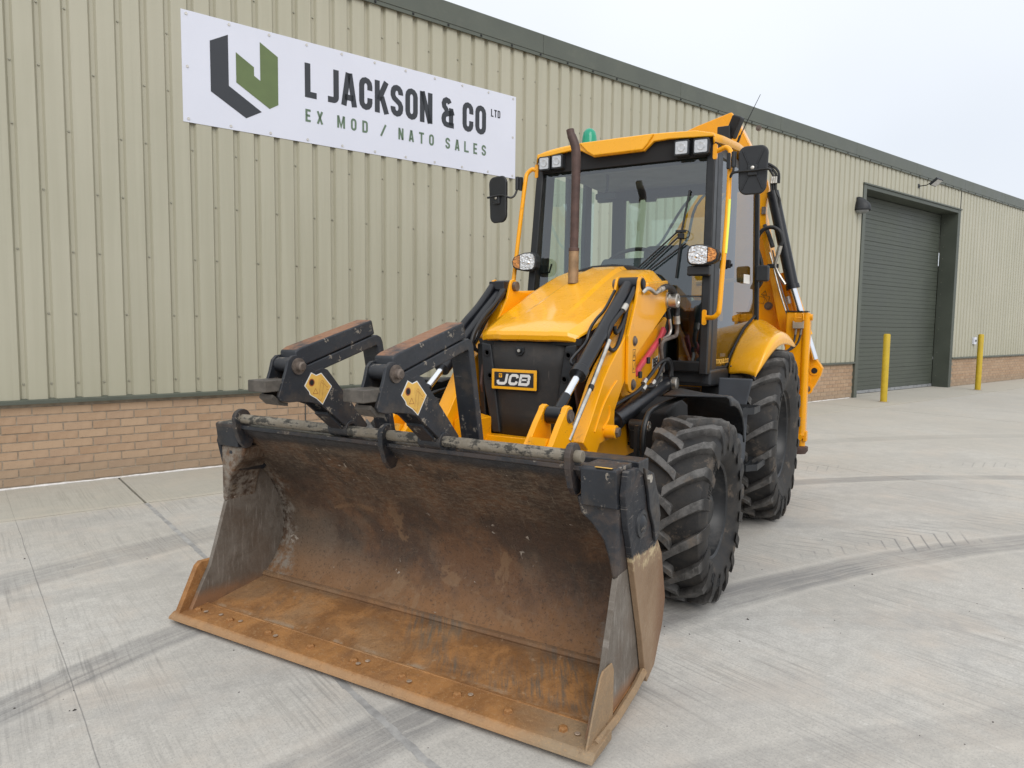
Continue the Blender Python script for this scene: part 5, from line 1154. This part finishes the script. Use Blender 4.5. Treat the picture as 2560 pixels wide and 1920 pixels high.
# wipers
wp = empty('wiper', parent=bh)
for p, q in (((.165, 1.140, 1.985), (.478, 1.165, 2.262)), ((.212, 1.130, 1.975), (.520, 1.160, 2.250)), ((.262, 1.128, 1.968), (.548, 1.158, 2.175))): MB().tube([p, q], .0065, 8).build('wiper_arm', 'black', wp)
MB().tube([(.553, 1.200, 2.566), (.512, 1.165, 2.26), (.488, 1.145, 1.925)], .0085, 8).build('wiper_blade', 'black', wp); MB().box(.470, .545, 1.145, 1.17, 2.255, 2.275).build('wiper_joint', 'black', wp, bevel=.004); MB().box(.49, .535, 1.135, 1.165, 2.21, 2.25).build('wiper_joint', 'black', wp, bevel=.004)
MB().tube([(.54, 1.15, 2.272), (.575, 1.14, 2.255), (.575, 1.14, 2.22), (.525, 1.15, 2.205)], .0035, 6, smooth=4).build('washer_hose', 'black', wp)
# handrails, mirrors, headlamps
def front(s):
    e_ = 0 if s > 0 else -.042
    r = MB().tube(pm([(.722, 1.215, 2.825), (.765 + e_ * .5, 1.205, 2.835), (.812 + e_, 1.19, 2.842), (.846 + e_, 1.17, 2.805), (.852 + e_, 1.15, 2.73), (.856 + e_ * .6, 1.10, 2.35), (.852 + e_ * .2, 1.04, 1.95), (.850, 1.0, 1.70), (.838, 1.0, 1.655), (.808, 1.01, 1.632), (.768, 1.045, 1.630), (.742, 1.07, 1.632)], s), .0175, 14, smooth=5).build('handrail', 'yellow', bh)
    for z, y in ((2.825, 1.205), (1.632, 1.06)): B(MB().prism(rrect(.715, .745, z - .055, z + .055, .013, 3), 'y', y - .012, y + .006), s).build('rail_foot', 'yellow', r, smooth=0)
    if s > 0: MB().tube([(.868, 1.102, 2.46), (.868, 1.086, 2.30), (.866, 1.055, 2.08)], .0105, 10).build('reflective_tape', 'tape', r)
    hl = empty('headlamp', ((.725) * s, 1.0, 2.07), parent=bh)
    sh_ = [(-.118, 0), (-.112, .045), (-.095, .068), (-.05, .076), (0, .073), (.06, .056), (.098, .038), (.112, .008), (.104, -.038), (.07, -.060), (0, -.074), (-.09, -.068), (-.112, -.045)]
    sh_ = sh_ if s > 0 else [(-x, z) for x, z in sh_]; k_ = .90
    MB().prism(sh_, 'y', -.012, .060).build('lamp_body', 'plastic', hl, smooth=0, bevel=.008)
    lx = lambda t: [(x * t, z * t) for x, z in sh_]
    MB().prism([(x * s, z) for x, z in ((-.104, 0), (-.098, .040), (-.083, .059), (-.044, .066), (0, .063), (.030, .054), (.030, -.054), (0, -.064), (-.079, -.059), (-.098, -.039))], 'y', -.019, -.012).build('lamp_glass', 'lens', hl, smooth=0)
    am = [(.036 * s, .050), (.06 * s, .046), (.088 * s, .030), (.097 * s, .006), (.09 * s, -.030), (.062 * s, -.047), (.036 * s, -.052)]
    MB().prism(am, 'y', -.019, -.012).build('indicator_lens', 'amber', hl, smooth=0)
    for dx, dz, r_ in ((-.045, -.01, .014), (-.06, .03, .010), (.0, .0, .010), (-.02, -.04, .008)): MB().lathe([(-.006, 0), (-.004, r_ * .7), (0, r_)], (dx * s, -.019, dz), 'y', 12).build('bulb', 'chrome', hl)
    B(MB().box(.60, .76, 1.03, 1.10, 1.93, 2.00), s).build('lamp_bracket', 'plastic', bh, bevel=.012) if s > 0 else B(MB().box(.68, .76, 1.0, 1.10, 2.0, 2.14), s).build('lamp_bracket', 'plastic', bh, bevel=.012)
mir(front)
def mirror(cx, cz, w, h, yaw, s, arm, lab=None):
    m_r = empty('wing_mirror', (cx, 1.10, cz), parent=bh); hd_ = empty('mirror_head', (0, 0, 0), parent=m_r); hd_.rotation_euler = (math.radians(2), 0, yaw)
    o = rrect(-w, w, -h, h, .055, 6); o2 = [(x * (1 - .10 * max(0, -z / h)), z) for x, z in o]
    MB().prism(o2, 'y', -.004, .022).build('mirror_back', 'plastic', hd_, smooth=0, bevel=.010)
    MB().prism([(x * .93, z * .95) for x, z in o2], 'y', .023, .027).build('mirror_glass', 'chrome', hd_, smooth=0)
    for a in (-1, 1):
        for b_ in ((-1, 1) if s > 0 else ()): MB().tube([(a * .02, -.006, b_ * .02), (a * w * .68, -.005, b_ * h * .78)], .006, 6).build('mirror_rib', 'plastic', hd_)
    MB().box(-.034, .034, -.020, -.004, -.040, .034).build('mirror_boss', 'plastic', hd_, bevel=.008); MB().lathe([(0, .012), (-.006, .012), (-.009, .006), (-.009, 0)], (0, -.020, .012), 'y', 14).build('mirror_bolt', 'steel', hd_)
    MB().tube([(p[0] - cx, p[1] - 1.10, p[2] - cz) for p in arm], .0085, 10, smooth=4).build('mirror_arm', 'black', m_r)
    p = arm[0]; MB().tube([(p[0] - cx, p[1] - 1.1, p[2] - cz - .02), (p[0] - cx, p[1] - 1.1, p[2] - cz + .085)], .0175, 12).build('arm_socket', 'plastic', m_r)
    MB().box((p[0] - cx) - .035 * s - .012, (p[0] - cx) - .035 * s + .012, p[1] - 1.1 - .015, p[1] - 1.1 + .015, p[2] - cz - .03, p[2] - cz + .08).build('arm_clamp', 'black', m_r, bevel=.004)
mirror(1.020, 2.648, .100, .165, math.radians(4), 1, [(.888, 1.10, 2.70), (.888, 1.095, 2.655), (.872, 1.09, 2.612), (.885, 1.078, 2.632), (.93, 1.075, 2.640), (1.02, 1.075, 2.640), (1.13, 1.075, 2.640), (1.142, 1.08, 2.62)])
mirror(-1.045, 2.605, .098, .190, math.radians(-12), -1, [(-.885, 1.15, 2.70), (-.890, 1.14, 2.66), (-.900, 1.12, 2.625), (-.925, 1.10, 2.612), (-.98, 1.08, 2.632), (-1.04, 1.07, 2.632), (-1.09, 1.06, 2.622), (-1.12, 1.06, 2.620)])

# ---- rear: roof lamp, aerial, stabilisers, boom, dipper
rl = empty('rear_work_lamp', (.716, 1.80, 3.142), parent=bh); rl.rotation_euler = (0, math.radians(24), math.radians(-14))
MB().prism(rrect(-.044, .044, -.085, .085, .016, 4), 'y', -.028, .028).build('lamp_body', 'plastic', rl, smooth=0, bevel=.008); MB().prism(rrect(-.034, .034, -.072, .072, .012, 4), 'y', -.033, -.028).build('lamp_mesh', 'dark', rl, smooth=0)
MB().box(.60, .70, 1.72, 1.80, 3.04, 3.14).build('lamp_bracket', 'black', bh, bevel=.008)
MB().tube([(.745, 1.80, 3.02), (.762, 1.80, 3.07)], .010, 8).build('aerial_base', 'black', bh); MB().tube([(.760, 1.80, 3.06), (.80, 1.80, 3.15), (.905, 1.80, 3.365)], [.0055, .004, .002], 8).build('aerial', 'black', bh)
def stab(s):
    st = empty('stabiliser', parent=bh)
    B(MB().prism([(.956, 1.716), (1.140, 1.712), (1.168, 1.70), (1.166, .56), (1.09, .56), (1.0, .60), (.956, 1.0)], 'y', 3.04, 3.16), s).build('stabiliser_leg', 'yrear', st, smooth=0, bevel=.016)
    B(MB().tube([(1.135, 3.05, .56), (1.138, 3.05, 1.70)], .034, 14), s).build('leg_edge', 'yrear', st)
    B(MB().tube([(1.128, 3.10, .40), (1.128, 3.10, .60)], .040, 16), s).build('leg_foot_tube', 'yrear', st); B(MB().cyl((1.12, 3.00, .545), (1.12, 3.05, .545), .034, 14), s).build('foot_pin', 'yrear', st); B(MB().box(1.150, 1.185, 3.04, 3.12, .50, .60), s).build('foot_lug', 'yrear', st, bevel=.01)
    B(MB().lathe([(-.045, .02), (-.045, .075), (-.015, .095), (.02, .095), (.03, .06)], (1.10, 3.10, .425), 'z', 24), s).build('foot_pad', 'padrust', st)
    B(MB().prism([(.955, 1.718), (1.150, 1.716), (1.148, 1.724), (.953, 1.727)], 'y', 3.03, 3.15), s).build('leg_cap', 'black', st, smooth=0)
    B(MB().cyl((1.165, 3.06, 1.665), (1.19, 3.06, 1.665), .030, 14), s).build('top_pin', 'yrear', st)
    if s > 0:
        MB().prism([(1.025, 1.632), (1.043, 1.618), (1.105, 1.618), (1.121, 1.632), (1.121, 1.560), (1.027, 1.560)], 'y', 2.99, 3.035).build('valve_block', 'mortar', st, smooth=0, bevel=.004)
        MB().tube([(1.04, 3.0, 1.64), (1.042, 2.99, 1.69), (1.05, 3.0, 1.70), (1.05, 3.0, 1.66), (1.10, 3.0, 1.66), (1.102, 3.0, 1.70), (1.115, 3.0, 1.695), (1.117, 3.0, 1.64)], .007, 8).build('staple_pipe', 'yrear', st)
        for k, dx in enumerate((0, .045)):
            MB().tube([(1.056 + dx, 3.01, 1.56), (1.054 + dx, 2.99, 1.50)], .011, 8).build('hose_ferrule', 'oldsteel', st)
            MB().tube([(1.054 + dx, 2.99, 1.50), (1.045 + dx * .8, 2.97, 1.43), (1.02 + dx * .4, 2.95, 1.375), (.985, 2.93, 1.345), (.95, 2.92, 1.33)], .0095, 8, smooth=4).build('hydraulic_hose', 'hose', st)
mir(stab)
MB().box(-1.0, 1.0, 2.98, 3.06, .62, 1.30).build('rear_frame', 'yrear', bh, smooth=0, bevel=.01)
MB().box(-.95, .98, 2.80, 2.98, 1.28, 1.36).build('rear_frame', 'yrear', bh, smooth=0, bevel=.01)
MB().box(.15, .75, 3.06, 3.42, .60, 1.60).build('kingpost', 'yrear', bh, smooth=0, bevel=.02)
# boom: bent box, parked across the rear of the machine
bp_ = [(.304, 3.714), (.345, 3.66), (.490, 3.375), (.575, 3.05), (.604, 2.878), (.657, 2.656), (.741, 2.298), (.838, 1.84), (.890, 1.56), (.80, 1.40), (.30, 1.45), (.02, 1.80), (-.374, 2.34), (-.177, 2.661), (-.001, 2.926), (-.02, 3.20), (-.26, 3.545), (-.044, 3.621)]
bm_ = MB().prism(bp_, 'y', 3.36, 3.62).build('boom', 'yrear', bh, smooth=0, bevel=.012)
MB().tube([(.33, 3.37, 3.67), (.485, 3.37, 3.375), (.60, 3.37, 2.88), (.655, 3.37, 2.65), (.74, 3.37, 2.30), (.838, 3.37, 1.84), (.885, 3.37, 1.58)], .012, 8).build('boom_flange', 'yrear', bm_)
for x, z, r_ in ((.575, 3.52, .012), (.735, 1.78, .024), (.80, 2.06, .030)):
    MB().lathe([(0, r_ + .016), (-.008, r_ + .016), (-.008, r_), (-.02, r_), (-.02, 0)], (x, 3.36, z), 'y', 18).build('boom_pin', 'oldsteel', bm_)
MB().tube([(.875, 3.33, 2.10), (.915, 3.33, 1.93), (1.0, 3.33, 1.60), (1.03, 3.33, 1.42)], .050, 14).build('boom_tube', 'yrear', bh)
MB().lathe([(0, .054), (.07, .054)], (0, 0, 0), 'z', 16).build('tube_band', 'steel', bh).matrix_local = Matrix.Translation((.938, 3.33, 1.80)) @ Matrix.Rotation(math.radians(-14), 4, 'Y')
dp = [(.570, 2.96), (.60, 3.03), (.655, 3.045), (.702, 2.985), (.722, 2.905), (.699, 2.735), (.709, 2.554), (.759, 2.297), (.827, 2.113), (.879, 1.912), (.93, 1.73), (1.0, 1.50), (1.116, 1.336), (1.207, 1.285), (1.243, 1.240), (1.277, 1.188), (1.262, 1.12), (1.187, .962), (1.160, .942), (1.129, .946), (1.04, 1.02), (.95, 1.30), (.86, 1.60), (.75, 2.1), (.66, 2.5), (.61, 2.75)]
dpo = MB().prism(dp, 'y', 3.22, 3.30).build('dipper', 'yrear', bh, smooth=0, bevel=.008)
for x, z, r_, m_ in ((.655, 2.935, .026, 'oldsteel'), (1.204, 1.163, .028, 'dark'), (1.127, 1.080, .026, 'dark'), (1.144, .985, .034, 'oldsteel')):
    MB().lathe([(0, r_ + .020), (-.008, r_ + .018), (-.008, r_)], (x, 3.22, z), 'y', 24).build('pin_boss', 'yrear', dpo); MB().lathe([(-.004, r_), (-.014, r_ * .9), (-.014, 0)], (x, 3.22, z), 'y', 18).build('dipper_pin', m_, dpo)
MB().box(.665, .70, 3.20, 3.23, 2.66, 2.73).build('lock_plate', 'oldsteel', dpo)
MB().tube([(.765, 3.18, 2.86), (.985, 3.16, 1.955)], .056, 24).build('dipper_ram_barrel', 'ramblack', bh); MB().tube([(.980, 3.16, 1.975), (.992, 3.16, 1.935)], .063, 24).build('gland_nut', 'ramblack', bh, bevel=.003)
MB().tube([(.99, 3.16, 1.94), (1.205, 3.20, 1.27)], .031, 20).build('dipper_ram_rod', 'chrome', bh); MB().tube([(1.14, 3.26, 1.50), (.965, 3.26, 1.98)], .03, 14).build('dipper_strut', 'yrear', bh)
MB().tube([(.666, 3.10, 1.933), (.719, 3.09, 2.031), (.704, 3.08, 2.192), (.664, 3.07, 2.327), (.669, 3.06, 2.425), (.718, 3.05, 2.490), (.794, 3.05, 2.510), (.864, 3.05, 2.468), (.888, 3.06, 2.379), (.874, 3.06, 2.33)], .019, 12, smooth=5).build('hydraulic_hose', 'hose', bh)
MB().tube([(.876, 3.06, 2.335), (.855, 3.07, 2.255)], .023, 12).build('hose_ferrule', 'steel', bh)
MB().tube([(.855, 3.07, 2.26), (.832, 3.09, 2.17), (.86, 3.10, 2.08), (.925, 3.11, 1.975)], .016, 10, smooth=4).build('steel_pipe', 'steel', bh)
MB().tube([(.775, 3.10, 2.28), (.80, 3.10, 2.20), (.84, 3.10, 2.05), (.90, 3.10, 1.85), (.96, 3.10, 1.68)], .009, 8, smooth=3).build('steel_pipe', 'steel', bh); MB().tube([(.80, 3.10, 2.30), (.86, 3.10, 2.06), (.92, 3.10, 1.86), (.985, 3.10, 1.68)], .007, 8, smooth=3).build('steel_pipe', 'oldsteel', bh)
MB().tube([(.70, 3.2, 2.55), (.75, 3.14, 2.46), (.80, 3.10, 2.33)], .02, 10, smooth=3).build('hydraulic_hose', 'hose', bh); MB().box(.76, .86, 3.08, 3.12, 2.13, 2.17).build('pipe_clamp', 'black', bh, bevel=.005)
for k in range(3):
    d = .02 * k
    MB().tube([(.67 - d, 3.20, 3.14), (.725, 3.15, 3.08 + d), (.775 + d, 3.14, 3.0 + d), (.785 + d, 3.14, 2.93)], .012, 8, smooth=4).build('hydraulic_hose', 'hose', bh)
    MB().tube([(.755 + d, 3.14, 2.94), (.765 + d, 3.14, 2.85), (.80 + d, 3.14, 2.77), (.81 + d * .4, 3.14, 2.66)], .011, 8, smooth=4).build('hydraulic_hose', 'hose', bh)
    MB().tube([(.765 + d * .9, 3.12, 2.99), (.76 + d, 3.12, 2.93)], .013, 8).build('hose_ferrule', 'steel', bh)
for k, (a, b_) in enumerate((((-.35, 1.95), (-.05, 2.75)), ((-.10, 1.95), (.08, 2.75)), ((.18, 2.0), (.30, 2.75)))):
    MB().tube([(a[0], 3.0, a[1]), (a[0] + .02, 2.95, a[1] + .35), ((a[0] + b_[0]) / 2 + .03 - .06 * (k == 0), 2.95, (a[1] + b_[1]) / 2 + .08), (b_[0], 3.0, b_[1]), (b_[0] + .15, 3.2, b_[1] + .25)], .014, 8, smooth=4).build('hydraulic_hose', 'hose', bh)
dc = MB()
for P4 in (((.64, 1.88), (.70, 1.86), (.685, 1.80), (.625, 1.82)), ((.675, 1.885), (.745, 1.87), (.73, 1.815), (.70, 1.86))): stroke(dc, list(P4), .003, True, lambda x, z: (x, 3.354, z))
stroke(dc, [(.665, 1.895), (.70, 1.93), (.715, 1.885)], .004, True, lambda x, z: (x, 3.354, z)); dc.build('warning_decal', 'decalk', bm_, smooth=0, fix=False)
